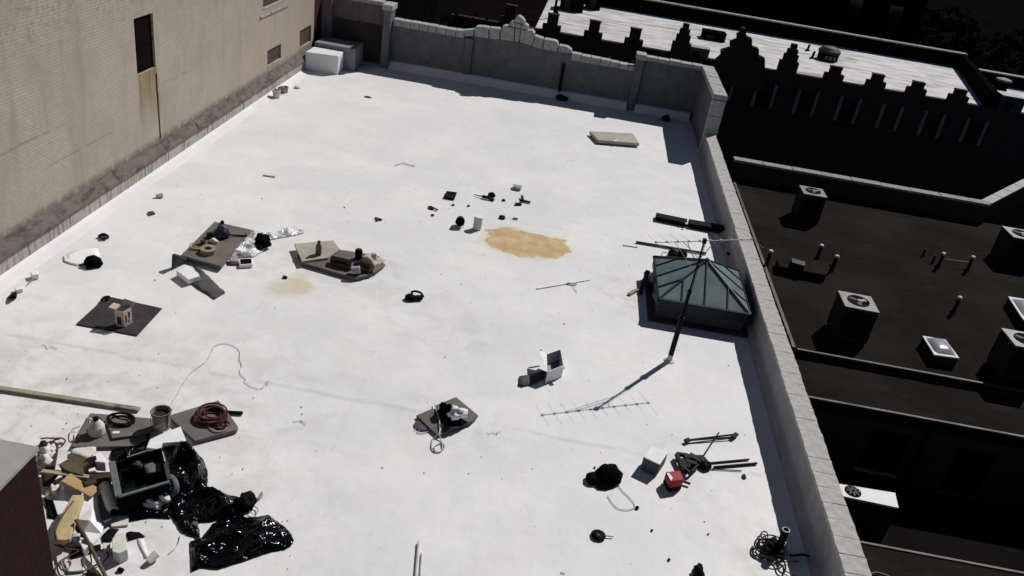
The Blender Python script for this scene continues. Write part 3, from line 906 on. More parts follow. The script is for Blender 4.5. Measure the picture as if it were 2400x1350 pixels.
# white enamel hood with a fan hole in the court
hood = thing('fan_housing', 'white enamel fan housing catching the sun in the dark court', 'fan housing', (9.072,16.792,-3.000))
hq = [(7.710,15.785,-2.000),(9.087,15.843,-2.000),(9.009,15.319,-2.000),(7.670,15.364,-2.000)]
part('casing', MB().prism(hq, -2.99, -2.06), 'unit', hood)  # dark colour stands for the shade on the sides
part('top_plate', MB().prism(hq, -2.058, -2.0), 'white_hood', hood)
fc = (8.031,15.592,-1.998)
part('fan_opening', MB().lathe(fc, [(.19, 0), (.19, .012), (.17, .012)], 20), 'void', hood)
for k_ in range(4):
    a = math.pi * k_ / 4
    part('fan_blade', MB().bar((fc[0] - .16 * math.cos(a), fc[1] - .16 * math.sin(a), fc[2] + .02), (fc[0] + .16 * math.cos(a), fc[1] + .16 * math.sin(a), fc[2] + .02), .045, .008), 'unit', hood)

# air conditioning units: casing, top, fan ring, blades
def condenser(c, w, h, rot, label):
    t = thing('condenser_unit', label, 'condenser', (c[0], c[1], ZN), 'condenser units on the dark roof')
    def rp_(x, y): return (c[0] + x * math.cos(rot) - y * math.sin(rot), c[1] + x * math.sin(rot) + y * math.cos(rot))
    q = [rp_(*p) for p in ((-w, -w), (w, -w), (w, w), (-w, w))]
    q2 = [rp_(*p) for p in ((-w * .93, -w * .93), (w * .93, -w * .93), (w * .93, w * .93), (-w * .93, w * .93))]
    part('foot_frame', MB().prism(q2, ZN, ZN + .08), 'black_iron', t)
    part('casing', MB().prism(q, ZN + .081, ZN + h - .05), 'unit', t, bevel=.012)
    part('top_panel', MB().prism([rp_(*p) for p in ((-w * 1.02, -w * 1.02), (w * 1.02, -w * 1.02), (w * 1.02, w * 1.02), (-w * 1.02, w * 1.02))], ZN + h - .049, ZN + h), 'unit_top', t, bevel=.01)
    f = (c[0], c[1], ZN + h + .002)
    part('fan_well', MB().lathe(f, [(w * .62, 0), (w * .62, .006)], 24), 'void', t)
    part('fan_guard', MB().tube([(f[0] + w * .63 * math.cos(a * math.pi / 12), f[1] + w * .63 * math.sin(a * math.pi / 12), f[2] + .02) for a in range(24)], .014, 6, True), 'black_iron', t)
    for k_ in range(3):
        a = rot + k_ * 2.094 + .5
        part('fan_blade', MB().bar((f[0], f[1], f[2] + .014), (f[0] + w * .56 * math.cos(a), f[1] + w * .56 * math.sin(a), f[2] + .014), w * .26, .006), 'unit' if k_ else 'unit_top', t)
    part('fan_hub', MB().lathe((f[0], f[1], f[2] + .008), [(w * .14, 0), (w * .14, .03), (w * .08, .04)], 12), 'unit_top', t)
    for s_ in (-1, 1):
        part('louvre_panel', MB().prism([rp_(*p) for p in ((-w * .8, -w - .012), (w * .8, -w - .012), (w * .8, -w - .002), (-w * .8, -w - .002))], ZN + (.2 if s_ < 0 else h * .55), ZN + (h * .5 if s_ < 0 else h - .14)), 'black_iron', t)
    return t
condenser((9.358,29.768,0.300), .43, 1.10, .0, 'dark condenser unit nearest the pale rear coping of the dark roof')
condenser((8.761,20.981,0.300), .46, 1.10, -.02, 'dark condenser unit between the pipe platform and the milky dome skylight')
condenser((16.769,29.147,0.300), .50, 1.10, .0, 'dark condenser unit cut by the right edge near the angled parapet')
condenser((13.140,20.478,0.300), .46, 1.10, .0, 'dark condenser unit at the right edge beside the milky dome skylight')

def dome_skylight(q, label):
    cx = sum(p[0] for p in q) / 4; cy = sum(p[1] for p in q) / 4
    t = thing('dome_skylight', label, 'skylight', (cx, cy, ZN), 'dome skylights on the dark roof')
    part('curb', MB().prism(q, ZN, ZN + .26), 'unit', t)
    q1 = [(cx + (p[0] - cx) * 1.04, cy + (p[1] - cy) * 1.04) for p in q]
    part('rim', MB().prism(q1, ZN + .261, ZN + .31), 'dome_rim', t, bevel=.01)
    mb = MB(); n = 8
    for j in range(n + 1):
        for i in range(n + 1):
            u, v = i / n, j / n
            p = [(q[0][k_] * (1 - u) * (1 - v) + q[1][k_] * u * (1 - v) + q[2][k_] * u * v + q[3][k_] * (1 - u) * v) for k_ in (0, 1)]
            x, y = cx + (p[0] - cx) * .88, cy + (p[1] - cy) * .88
            mb.v.append((x, y, ZN + .305 + .13 * (1 - (2 * u - 1) ** 4) * (1 - (2 * v - 1) ** 4)))
    for j in range(n):
        for i in range(n):
            a = j * (n + 1) + i
            mb.f.append((a, a + 1, a + n + 2, a + n + 1))
    part('dome', mb, 'dome', t, smooth=True)
dome_skylight([(10.908,21.179,-0.500),(11.551,21.197,-0.500),(11.584,20.265,-0.500),(10.902,20.205,-0.500)], 'milky dome skylight standing clear of the right edge')
dome_skylight([(14.944,25.085,-0.500),(15.794,25.120,-0.500),(15.550,23.546,-0.500),(14.755,23.569,-0.500)], 'milky dome skylight cut off by the right edge')

def vent(px, h, r, label, capped=True):
    t = thing('vent_pipe', label, 'vent pipe', (px[0], px[1], ZN), 'vent pipes on the dark roof')
    part('pipe', MB().tube([(px[0], px[1], ZN), (px[0], px[1], ZN + h)], r, 10), 'black_iron', t)
    part('collar', MB().lathe((px[0], px[1], ZN), [(r * 2.4, 0), (r * 1.3, .06), (r * 1.1, .12)], 12), 'black_rubber', t)
    if capped:
        part('cap', MB().lathe((px[0], px[1], ZN + h + .001), [(r * 1.15, 0), (r * 1.45, .03), (r * 1.1, .075), (r * .3, .095)], 12), 'cap', t)
ZT = -.2
for px, lab in (((7.120,24.744,-0.250), 'capped vent pipe at the left corner of the low platform'), ((9.023,25.992,-0.250), 'capped vent pipe rising behind the low platform'),
                ((9.374,25.309,-0.250), 'capped vent pipe at the right corner of the low platform'), ((13.518,27.260,-0.250), 'capped vent pipe beside the two thin pipes'),
                ((14.597,27.439,-0.250), 'capped vent pipe to the right of the thin pipes'), ((12.800,23.771,-0.250), 'lone capped vent pipe above the milky dome skylight')):
    vent(px, .5, .055, lab)
for px, lab in (((13.263,28.070,-0.500), 'thin bare pipe farthest left of the pipe group'), ((13.458,27.619,-0.500), 'thin bare pipe next to the capped one')):
    vent(px, .3, .03, lab, False)
t = thing('conduit', 'thin pale conduit joining two capped vent pipes', 'conduit', (14.586,28.221,-0.800))
part('run', MB().tube([(13.762,27.537,-0.550), (14.786,27.653,-0.550)], .012, 6), 'unit_top', t)
pf = thing('low_platform', 'low dark platform with a block on it between vent pipes', 'platform', (8.499,25.427,-0.800))
part('deck', MB().prism([(7.430,24.915,-0.500),(9.433,25.624,-0.500),(8.881,24.296,-0.500),(7.383,24.327,-0.500)], ZN, ZN + .26), 'dark_roof', pf, bevel=.02)
part('block', MB().prism([(7.828,24.759,-0.360),(8.252,24.683,-0.360),(8.168,24.336,-0.360),(7.785,24.457,-0.360)], ZN + .261, ZN + .42), 'unit', pf)

# ================================================================== FAR BUILDING WITH STEPPED PINNACLES
FY = 57.0; FZ = -.9
fb = thing('pinnacled_building', 'sooty brick building with stepped pinnacles and a white roof beyond the court', 'building', (14, 62, -9))
part('front_wall', MB().box(-9, 40, FY, FY + .5, -8.99, FZ + .02), 'far_brick', fb)
part('body', MB().box(-9, 40, FY + .501, 71.5, -8.99, FZ - .2), 'far_dark', fb)
part('roof_deck', MB().box(-3.3, 40, FY + .501, 71.5, FZ - .199, FZ - .02), 'far_roof', fb)
def pinnacle(px, kind):
    x, z = px
    p = part('pinnacle', MB().box(x - .62, x + .62, FY - .05, FY + .45, FZ - .2, FZ + .45 if kind == 'small' else FZ + .75), 'far_brick', fb, bevel=.02)
    if kind == 'small':
        part('upper_block', MB().box(x - .36, x + .36, FY - .02, FY + .40, FZ + .451, z - .08), 'far_brick', p)
        part('cap', MB().box(x - .40, x + .40, FY - .06, FY + .44, z - .079, z), 'far_brick', p, bevel=.02)
    else:
        h = z - (FZ + .75)
        part('upper_block', MB().box(x - .46, x + .46, FY - .02, FY + .40, FZ + .751, FZ + .75 + h * .4), 'far_brick', p)
        part('upper_block', MB().box(x - .33, x + .33, FY, FY + .38, FZ + .752 + h * .4, FZ + .75 + h * .7), 'far_brick', p)
        part('cap', MB().box(x - .2, x + .2, FY, FY + .36, FZ + .753 + h * .7, z), 'far_brick', p, bevel=.03)
for q in [(-5.056,57.000,0.370),(-2.194,57.000,0.267),(0.611,57.000,0.293),(3.362,57.000,0.256),(16.782,57.000,0.033),(19.575,57.000,0.010),(22.256,57.000,-0.030),(25.035,57.000,-0.052)]:
    pinnacle((q[0], q[2]), 'small')
for q in [(6.518,57.000,1.089),(13.695,57.000,0.981)]:
    pinnacle((q[0], q[2]), 'tall')
gb = [(9.015,56.900,-2.241),(8.727,56.900,-1.141),(9.185,56.900,-0.495),(9.099,56.900,-0.173),(9.653,56.900,0.090),(9.551,56.900,0.462),(9.939,56.900,0.694),(9.852,56.900,1.010),(10.091,56.900,1.160),(10.019,56.900,1.421),(10.286,56.900,1.466),(10.418,56.900,0.995),(10.838,56.900,0.901),(10.973,56.900,0.426),(11.449,56.900,0.341),(11.572,56.900,-0.085),(11.996,56.900,-0.181),(12.263,56.900,-1.098),(12.569,56.900,-2.343)]
part('stepped_gable', MB().wallprism([(p[0], p[2]) for p in gb], 56.7, 57.4), 'far_brick', fb)
for k_ in range(12):
    x0 = 12.06 + 2.82 * (k_ - 6)
    w = part('window', MB().box(x0 + .1, x0 + 1.12, FY - .02, FY - .004, -3.4, -1.85), 'glass_black', fb)
    part('stone_jamb', MB().box(x0 - .11, x0 + .09, FY - .12, FY - .002, -3.42, -1.75), 'far_stone', w)
    part('stone_jamb', MB().box(x0 + 1.13, x0 + 1.31, FY - .12, FY - .002, -3.42, -1.75), 'far_stone', w)
    part('mullion', MB().box(x0 + .58, x0 + .64, FY - .07, FY - .021, -3.4, -1.85), 'far_brick', w)
    part('lintel', MB().box(x0 - .3, x0 + 1.5, FY - .14, FY - .003, -1.745, -1.6), 'far_brick', w)
    part('sill', MB().box(x0 - .3, x0 + 1.5, FY - .16, FY - .003, -3.55, -3.425), 'far_brick', w)
part('rear_parapet', MB().box(-3.3, 30.6, 71.5, 71.9, FZ - .3, FZ + 1.0), 'far_dark', fb)
x = -3.3
while x < 30.6:
    part('rear_coping', MB().box(x, min(x + 1.5, 30.7) - .03, 71.4, 72.0, FZ + 1.001, FZ + 1.1), 'far_trim', fb)
    x += 1.5
part('end_parapet', MB().prism([(30.6, 71.9), (30.2, 71.5), (26.9, 57.3), (27.4, 57.2)], FZ - .3, FZ + 1.0), 'far_dark', fb)
part('end_coping', MB().prism([(30.75, 72.0), (30.3, 72.0), (26.95, 57.3), (27.4, 57.2)], FZ + 1.001, FZ + 1.06), 'far_dark', fb)
part('side_parapet', MB().box(29.5, 40, 66.3, 66.7, FZ - .3, FZ + .8), 'far_dark', fb)
part('side_coping', MB().box(29.5, 40, 66.2, 66.8, FZ + .801, FZ + .88), 'far_trim', fb)

def bulkhead(q, h, label, m='far_dark', cap=None):
    xs = [p[0] for p in q]; ys = [p[1] for p in q]
    t = thing('roof_bulkhead', label, 'roof box', (sum(xs) / 4, sum(ys) / 4, FZ - .02))
    part('casing', MB().prism(q, FZ - .02, FZ + h), m, t)
    part('lid', MB().prism([(p[0] * 1.02 - .02 * sum(xs) / 4, p[1] * 1.02 - .02 * sum(ys) / 4) for p in q], FZ + h + .001, FZ + h + .08), cap or m, t)
    part('door', MB().box(min(xs) + .3, min(xs) + .8, min(ys) - .03, min(ys) - .002, FZ, FZ + h * .7), 'unit', t)
def at_roof(px, w, d):
    return [(px[0] - w / 2, px[1]), (px[0] + w / 2, px[1]), (px[0] + w / 2, px[1] + d), (px[0] - w / 2, px[1] + d)]
bulkhead(at_roof((-1.297,66.369,-0.900), 1.8, 1.6), 1.1, 'wider black box on the far white roof at the top edge')
bulkhead(at_roof((0.302,68.835,-0.900), 1.2, 1.2), 1.2, 'narrower black box on the far white roof at the top edge')
bulkhead(at_roof((9.550,64.323,-0.900), 1.7, 1.2), .5, 'low black box behind the stepped gable')
bulkhead(at_roof((7.749,57.244,-0.900), 1.4, .8), .5, 'small grey box left of the stepped gable', 'unit_top', 'far_trim')
t = thing('roof_ventilator', 'round topped black ventilator on the far white roof', 'ventilator', (18.071,64.511,-0.900))
vp = (18.104,64.629,-0.920)
part('drum', MB().lathe(vp, [(.75, 0), (.75, .45), (.62, .5)], 18), 'far_dark', t)
part('hood', MB().lathe((vp[0], vp[1], vp[2] + .501), [(.8, 0), (.82, .2), (.55, .42), (.1, .5)], 18), 'unit', t)
for k_ in range(3):
    part('louvre', MB().box(vp[0] - .4 + k_ * .3, vp[0] - .2 + k_ * .3, vp[1] - .80, vp[1] - .74, vp[2] + .12, vp[2] + .38), 'unit_top', t)
for q, h, lab in (((-2.381,62.257,-0.900), 2.2, 'slim dark pole behind a pinnacle of the far white roof'), ((-2.311,64.550,-0.900), .5, 'short dark stub beside the slim pole'), ((17.133,67.095,-0.900), .45, 'thin dark stub left of the round ventilator'), ((16.880,64.147,-0.900), .5, 'dark stub nearest the round ventilator')):
    t = thing('roof_pole', lab, 'pole', (q[0], q[1], FZ - .02))
    part('shaft', MB().tube([(q[0], q[1], FZ - .02), (q[0] + .05, q[1], FZ + h)], .09, 8), 'far_dark', t)
    part('flange', MB().lathe((q[0], q[1], FZ - .02), [(.2, 0), (.16, .08)], 10), 'far_dark', t)
bulkhead(at_roof((28.419,56.951,-0.900), 1.5, 1.4), .9, 'grey box on the white roof at the upper right edge', 'grey_dark', 'grey_paint')
t = thing('roof_ventilator', 'dark mushroom ventilator with a pale cap at the upper right edge', 'ventilator', (29.842,62.335,-0.900))
vp = (29.897,62.449,-0.920)
part('drum', MB().lathe(vp, [(.45, 0), (.4, .9), (.55, 1.0)], 14), 'far_dark', t)
part('cap', MB().lathe((vp[0], vp[1], vp[2] + 1.001), [(.55, 0), (.5, .12), (.2, .2)], 14), 'far_trim', t)

# ---- black buildings and trees beyond
def block(x0, x1, y0, y1, z1, label, trim=None):
    t = thing('distant_building', label, 'building', ((x0 + x1) / 2, (y0 + y1) / 2, -9))
    part('wall', MB().box(x0, x1, y0, y1, -8.99, z1), 'far_dark', t)
    part('cornice', MB().box(x0 - .3, x1 + .3, y0 - .4, y1, z1 + .001, z1 + .5), 'unit', t)
    n = int((x1 - x0) / 4)
    for k_ in range(n):
        xx = x0 + 1.6 + k_ * 4
        w = part('window', MB().box(xx, xx + 1.3, y0 - .03, y0 - .002, z1 - 4.4, z1 - 2.0), 'glass_black', t)
        part('sill', MB().box(xx - .15, xx + 1.45, y0 - .2, y0 - .003, z1 - 4.6, z1 - 4.42), 'unit_top' if trim else 'unit', w)
block(-30, -14, 62, 80, 3.5, 'black building behind the left end of the far white roof')
block(2, 19, 84, 100, 5.5, 'black building beyond the middle of the far white roof', True)
block(20, 33, 90, 104, 3.0, 'lower black building beyond the stepped gable')
block(60, 90, 86, 110, 4.0, 'black building beyond the trees at the upper right')

leaf_me = []
for s_ in range(3):
    rr = random.Random(40 + s_); mb = MB()
    for i in range(1100):
        th = rr.uniform(0, 2 * math.pi); cz_ = rr.uniform(-1, 1); r_ = rr.uniform(.45, 1) ** .5
        d = Vector((math.sqrt(1 - cz_ * cz_) * math.cos(th), math.sqrt(1 - cz_ * cz_) * math.sin(th), cz_))
        k_ = r_ * (1 + .45 * noise.noise(d * 1.8 + Vector((s_ * 5, 0, 0))))
        p = d * k_
        a = Vector((rr.uniform(-1, 1), rr.uniform(-1, 1), rr.uniform(-.5, .5))).normalized() * rr.uniform(.05, .11)
        b = a.cross(Vector((rr.uniform(-1, 1), rr.uniform(-1, 1), rr.uniform(-1, 1)))).normalized() * a.length * .8
        mb.add([p - a, p + b * .9, p + a, p - b * .9], [(0, 1, 2, 3)])
    me = mb.mesh('crown'); me.materials.append(M['leaf']); leaf_me.append(me)
def tree(x, y, h, r, label, s_):
    t = thing('tree', label, 'tree', (x, y, -9), 'dark trees around the far buildings')
    rr = random.Random(s_)
    pts = [(x, y, -9), (x + rr.uniform(-.2, .2), y, -9 + h * .3), (x + rr.uniform(-.3, .3), y + .2, -9 + h * .62)]
    part('trunk', MB().tube(spline(pts, 4), [.32 - .02 * i for i in range(9)], 8), 'bark', t)
    for k_ in range(4):
        a = k_ * 1.7 + s_
        part('limb', MB().tube([pts[1], (x + r * .35 * math.cos(a), y + r * .35 * math.sin(a), -9 + h * .55), (x + r * .6 * math.cos(a), y + r * .6 * math.sin(a), -9 + h * .75)], [.16, .1, .04], 6), 'bark', t)
    o = bpy.data.objects.new('crown', leaf_me[s_ % 3])
    COL.objects.link(o)
    o.parent = t
    o.location = (0, 0, h * .68)
    o.scale = (r, r, h * .36)
    o.rotation_euler = (0, 0, s_ * 1.3)
tree(-7.5, 47, 7.5, 2.4, 'dark tree right behind the left pilaster of the rear wall', 1)
tree(-4.6, 50, 7.0, 2.2, 'dark tree behind the left coping of the rear wall', 2)
tree(-7.0, 53, 8.6, 2.6, 'dark tree in front of the left end of the pinnacled building', 12)
tree(-11.5, 52, 8.0, 2.6, 'dark tree farthest left behind the rear wall', 3)
tree(11.5, 42, 5.2, 2.4, 'dark low tree in the court close to the corner of the return wall', 4)
tree(16.5, 43.5, 4.6, 2.6, 'dark low tree in the middle of the court', 5)
tree(22, 42, 4.4, 2.4, 'dark low tree at the right end of the court', 6)
tree(42, 84, 10, 4.5, 'dark tree left of the others beyond the far white roof', 7)
tree(50, 88, 12, 5.0, 'dark tall tree beyond the corner of the far white roof', 8)
tree(46, 74, 9, 4.2, 'dark tree behind the upper right white roof', 9)
tree(55, 80, 11, 5.0, 'dark tree at the upper right edge of the picture', 10)
tree(36, 92, 10, 4.5, 'dark tree beyond the rear coping of the far white roof', 11)
t = thing('yard_rail', 'faint brown rail slanting across the dark court', 'rail', (19.584,72.120,-8.000))
part('rail', MB().tube([(17.311,69.786,-6.500), (19.580,69.917,-8.200)], .06, 6), 'plank', t)
part('post', MB().tube([(19.580,69.917,-8.200), ((19.580,69.917,-8.200)[0], (19.580,69.917,-8.200)[1], -9)], .06, 6), 'plank', t)

# ================================================================== THINGS ON THE WHITE ROOF
# ---- pyramid skylight
sk = thing('pyramid_skylight', 'teal glass pyramid skylight on a curb beside the right parapet', 'skylight', (4.16, 19.65, 0))
A, B, C_, D = Vector((3.02, 18.40, .58)), Vector((5.32, 18.46, .58)), Vector((5.34, 20.92, .58)), Vector((2.99, 20.86, .58))
AP = Vector((4.17, 19.66, 1.29))
def gpane(pts, th=.012):
    c = sum(pts, Vector()) / len(pts)
    n_ = (pts[1] - pts[0]).cross(pts[2] - pts[0]).normalized()
    ins = [p + (c - p).normalized() * .018 for p in pts]
    k_ = len(ins)
    return MB().add([tuple(p) for p in ins] + [tuple(p - n_ * th) for p in ins],
                    [tuple(range(k_)), tuple(range(2 * k_ - 1, k_ - 1, -1))] + [(i, i + k_, (i + 1) % k_ + k_, (i + 1) % k_) for i in range(k_)])
def facet(p, q, nb_):
    mid = (p + q) / 2
    b_ = lambda t: p.lerp(q, t)
    top = lambda t: b_(t) + (AP - mid) * (2 * min(t, 1 - t))
    n_ = (q - p).cross(AP - p).normalized()
    ts = [i / nb_ for i in range(nb_ + 1)]
    for t0, t1 in zip(ts, ts[1:]):
        poly = [b_(t0), b_(t1)]
        if t1 < 1: poly.append(top(t1))
        if t0 < .5 < t1: poly.append(AP.copy())
        if t0 > 0: poly.append(top(t0))
        part('glass_pane', gpane(poly), 'sky_glass', sk)
    for t in ts[1:-1]:
        part('glazing_bar', MB().bar(b_(t) + n_ * .012, top(t) + n_ * .012, .028, .03, n_), 'bar', sk)
    part('eave_bar', MB().bar(p + n_ * .005, q + n_ * .005, .05, .05, n_), 'bar', sk)
for p, q, k_ in ((A, B, 4), (B, C_, 4), (C_, D, 4), (D, A, 4)):
    facet(p, q, k_)
for p in (A, B, C_, D):
    part('hip_bar', MB().bar(p + Vector((0, 0, .012)), AP + Vector((0, 0, .014)), .04, .035), 'bar', sk)
part('finial', MB().lathe(tuple(AP + Vector((0, 0, -.02))), [(.07, 0), (.06, .05), (.02, .08)], 10), 'bar', sk)
part('fascia', MB().prism([(3.03, 18.41), (5.31, 18.47), (5.33, 20.9), (3.0, 20.85)], .33, .555), 'bar', sk)
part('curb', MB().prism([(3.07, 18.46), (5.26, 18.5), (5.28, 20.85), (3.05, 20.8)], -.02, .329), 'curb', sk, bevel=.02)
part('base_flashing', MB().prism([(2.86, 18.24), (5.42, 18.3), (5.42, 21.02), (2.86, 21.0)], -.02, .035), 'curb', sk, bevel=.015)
for q in (((2.98, 18.42, .56), (2.96, 19.1, .3)), ((2.96, 19.6, .5), (2.94, 20.4, .12))):
    part('loose_flashing', MB().bar(q[0], q[1], .16, .012, (1, 0, .2)), 'grey_dark', sk)
single('flashing_scrap', 'bent grey flashing scraps at the near left corner of the pyramid skylight', 'scrap', sheet([(3.112,18.998,0.000),(3.392,19.243,0.000),(3.484,18.888,0.000),(3.204,18.583,0.000)], .10, .06, 3), 'grey_dark')
single('wood_peg', 'short brown stick poking out left of the pyramid skylight', 'stick', MB().bar((2.397,19.421,0.030), (2.632,19.780,0.030), .09, .06), 'cardboard', bevel=.006)
single('upright_offcut', 'narrow dark offcut leaning by the left rear corner of the skylight', 'offcut', MB().bar((2.686,19.551,0.020), (2.898,20.608,0.250), .12, .02, (0, 0, 1)), 'grey_dark')

# ---- television aerial on its mast
an = thing('aerial_mast', 'tall black mast with a television aerial standing in front of the skylight', 'aerial', (3.31, 16.54, 0))
mt = Vector((3.36, 16.64, 3.06)); mb0 = Vector((3.31, 16.54, 0))
at_m = lambda t: mb0.lerp(mt, t)
part('sleeve', MB().tube([at_m(-.005), at_m(.06)], .062, 12), 'dirty_white', an)
part('base_collar', MB().lathe((3.31, 16.54, -.01), [(.14, 0), (.12, .03), (.075, .05)], 14), 'dirty_white', an)
part('lower_pole', MB().tube([at_m(.055), at_m(.36), at_m(.365), at_m(.60)], [.062, .062, .046, .042], 12), 'black_iron', an)
part('clamp', MB().tube([at_m(.35), at_m(.38)], .075, 12), 'black_iron', an)
part('clamp', MB().tube([at_m(.585), at_m(.61)], .055, 12), 'black_iron', an)
part('upper_pole', MB().tube([at_m(.60), at_m(1.02)], .021, 10), 'black_iron', an)
bd = Vector((2.12, 1.08, 0)).normalized(); bp = bd.cross(Vector((0, 0, 1)))
b0, b1 = mt - bd * 1.22, mt + bd * 1.24
part('boom', MB().tube([b0, b1], .011, 8), 'alu', an)
for k_ in range(10):
    t = k_ / 9
    c = b0.lerp(b1, t)
    h_ = .36 - .012 * k_ if k_ < 9 else .44
    part('element', MB().tube([c - bp * h_ + Vector((0, 0, .012)), c + bp * h_ + Vector((0, 0, .012))], .0028, 5), 'alu', an)
    part('element_clip', MB().box(c.x - .02, c.x + .02, c.y - .02, c.y + .02, c.z - .012, c.z + .028), 'alu', an)
part('brace', MB().tube([at_m(.86), mt - bd * .55], .009, 6), 'alu', an)
part('brace', MB().tube([at_m(.86), mt + bd * .30], .009, 6), 'alu', an)
part('brace', MB().tube([at_m(.75), mt - bd * .75], .007, 6), 'alu', an)
part('mast_clamp', MB().box(mt.x - .04, mt.x + .04, mt.y - .04, mt.y + .04, mt.z - .06, mt.z + .05), 'black_iron', an)
part('lead_cable', cord([(p.x + .03, p.y - .02, p.z) for p in (at_m(.97), at_m(.7), at_m(.45), at_m(.2))], .006, 0), 'cord_black', an)

# ---- lengths of timber and pole near the skylight
g1 = 'black lengths lying by the right parapet'
single('black_beam', 'longer black beam lying on sunlit roof left of the parapet', 'beam', MB().bar((3.339,25.082,0.080), (4.348,25.014,0.080), .36, .13), 'black_rubber', g1, bevel=.01)
single('black_beam', 'black beam end running into the parapet shadow behind the skylight', 'beam', MB().bar((4.403,25.004,0.080), (5.802,24.967,0.100), .38, .15), 'black_rubber', g1, bevel=.01)
single('white_clip', 'small white piece in the gap between the two black beams', 'scrap', MB().bar((4.253,24.751,0.160), (4.322,24.747,0.160), .06, .03), 'white_scrap')
single('grey_pole', 'long grey pole lying on the roof behind the skylight', 'pole', MB().tube([(2.662,22.879,0.035), (4.785,22.963,0.035)], .035, 10), 'grey_dark')
single('white_pole', 'thin off white strip lying left of the long grey pole', 'strip', MB().bar((2.264,22.540,0.012), (2.699,22.576,0.012), .05, .02), 'dirty_white')
single('black_block', 'small black block lying in the parapet shadow behind the skylight', 'block', MB().bar((5.448,23.070,0.060), (5.823,23.168,0.060), .22, .11), 'black_rubber', bevel=.015)
t = thing('tool_bundle', 'pair of black tool lumps with wires behind the skylight', 'tools', (3.884,22.477,0.000))
part('lump', MB().blob((3.727,22.411,0.000), (.15, .13, .13), 11), 'black_rubber', t)
part('lump', MB().blob((4.012,22.501,0.000), (.15, .12, .15), 12), 'black_rubber', t)
part('wire', cord([(3.716,22.419,0.050), (3.503,22.300,0.120), (3.437,22.504,0.010)], .01, 0), 'cord_black', t)
part('wire', cord([(3.926,22.445,0.080), (3.747,22.583,0.120), (3.664,22.903,0.010)], .01, 0), 'cord_black', t)
part('wire', cord([(4.290,23.631,0.000), (4.348,23.033,0.000), (4.408,22.520,0.000)], .01), 'cord_grey', t)

# ---- loose pieces in the middle of the roof
t = thing('black_tile', 'black square tile lying flat in the middle of the roof', 'tile', (-3.239,24.001,0.000))
part('slab', MB().prism([(-3.351,24.127,0.060),(-3.030,24.173,0.060),(-3.016,23.627,0.060),(-3.349,23.610,0.060)], .0, .06), 'black_rubber', t, bevel=.01)
part('lip', MB().prism([(-3.295,24.041,0.075),(-3.039,24.055,0.075),(-3.039,23.981,0.075),(-3.295,23.966,0.075)], .061, .075), 'black_rubber', t)
def bottle_can(name, p, q, r, mat, label, cat, lid, group=None):
    """a can or pail lying or standing from p to q"""
    d = Vector(q) - Vector(p); L_ = d.length
    t = thing(name, label, cat, (p[0], p[1], 0), group)
    part('body', MB().lathe(p, [(r * .92, 0), (r, .02), (r, L_ - .02), (r * .95, L_)], 18, d), mat, t, smooth=False)
    e = Vector(p) + d.normalized() * (L_ + .001)
    part('lid', MB().lathe(tuple(e), [(r * .9, 0), (r * .9, .012), (r * .5, .016)], 18, d), lid, t)
    part('rim', MB().tube([tuple(Vector(p) + d.normalized() * (L_ - .01) + (Vector((0, 0, 1)).rotation_difference(d).to_matrix() @ Vector((r * 1.02 * math.cos(a * .3142), r * 1.02 * math.sin(a * .3142), 0)))) for a in range(20)], .008, 5, True), mat, t)
    return t
cp = (-2.530,21.685,0.000)
t = thing('open_pail', 'black pail tipped on its side with the open mouth facing the viewer', 'pail', cp)
part('body', MB().lathe((cp[0] - .02, cp[1] + .28, .13), [(.12, 0), (.135, .28)], 18, (.1, -1, .22)), 'grey_dark', t)
part('mouth', MB().lathe((cp[0] + .008, cp[1] + .0, .193), [(.135, 0), (.12, .01), (.02, .012)], 18, (.1, -1, .22)), 'void', t)
part('handle', MB().tube(spline([(cp[0] - .13, cp[1], .2), (cp[0] - .1, cp[1] - .1, .05), (cp[0], cp[1] - .14, .012), (cp[0] + .1, cp[1] - .1, .06), (cp[0] + .14, cp[1], .2)], 4), .006, 5), 'steel', t)
cp = (-2.028,21.848,0.000)
bottle_can('white_pail', cp, (cp[0], cp[1] + .02, .36), .125, 'dirty_white', 'tall pale pail standing upright left of the tan stain', 'pail', 'white_scrap')
# grout gun: barrel, handle, trigger
t = thing('caulking_gun', 'dark caulking gun with a long nozzle lying behind the pails', 'caulking gun', (-2.101,24.335,0.000))
part('nozzle', MB().tube([(-2.497,24.288,0.030), (-2.187,24.228,0.040)], [.012, .022], 8), 'grey_dark', t)
part('barrel', MB().tube([(-2.216,24.226,0.050), (-2.004,24.181,0.050)], .05, 10), 'black_iron', t)
part('grip', MB().blob((-1.956,24.480,0.000), (.13, .08, .09), 4), 'black_iron', t)
part('trigger', MB().bar((-2.003,24.195,0.030), (-1.831,24.132,0.030), .07, .05), 'black_iron', t)
t = thing('hand_tool', 'T shaped dark hand tool lying right of the caulking gun', 'hand tool', (-0.894,24.623,0.000))
part('shaft', MB().bar((-1.026,24.521,0.030), (-0.706,24.491,0.030), .06, .05), 'black_iron', t)
part('head', MB().bar((-0.943,24.500,0.040), (-1.020,24.823,0.060), .07, .05), 'black_iron', t)
single('grey_block', 'grey ribbed block farthest back among the loose tools', 'block', MB().prism([(-1.394,25.625,0.100),(-1.097,25.655,0.100),(-1.111,25.370,0.100),(-1.383,25.392,0.100)], 0, .1), 'grey_paint', bevel=.015)
single('black_bar', 'short black bar lying just below the T shaped tool', 'bar', MB().bar((-1.150,24.145,0.025), (-0.968,24.232,0.025), .1, .05), 'black_iron')
t = thing('trowel', 'dark trowel lying left of the black tile', 'trowel', (-3.547,22.748,0.000))
part('blade', MB().prism([(-3.669,22.753,0.030),(-3.592,22.825,0.030),(-3.471,22.745,0.030),(-3.482,22.603,0.030),(-3.601,22.615,0.030)], .005, .03), 'black_iron', t)
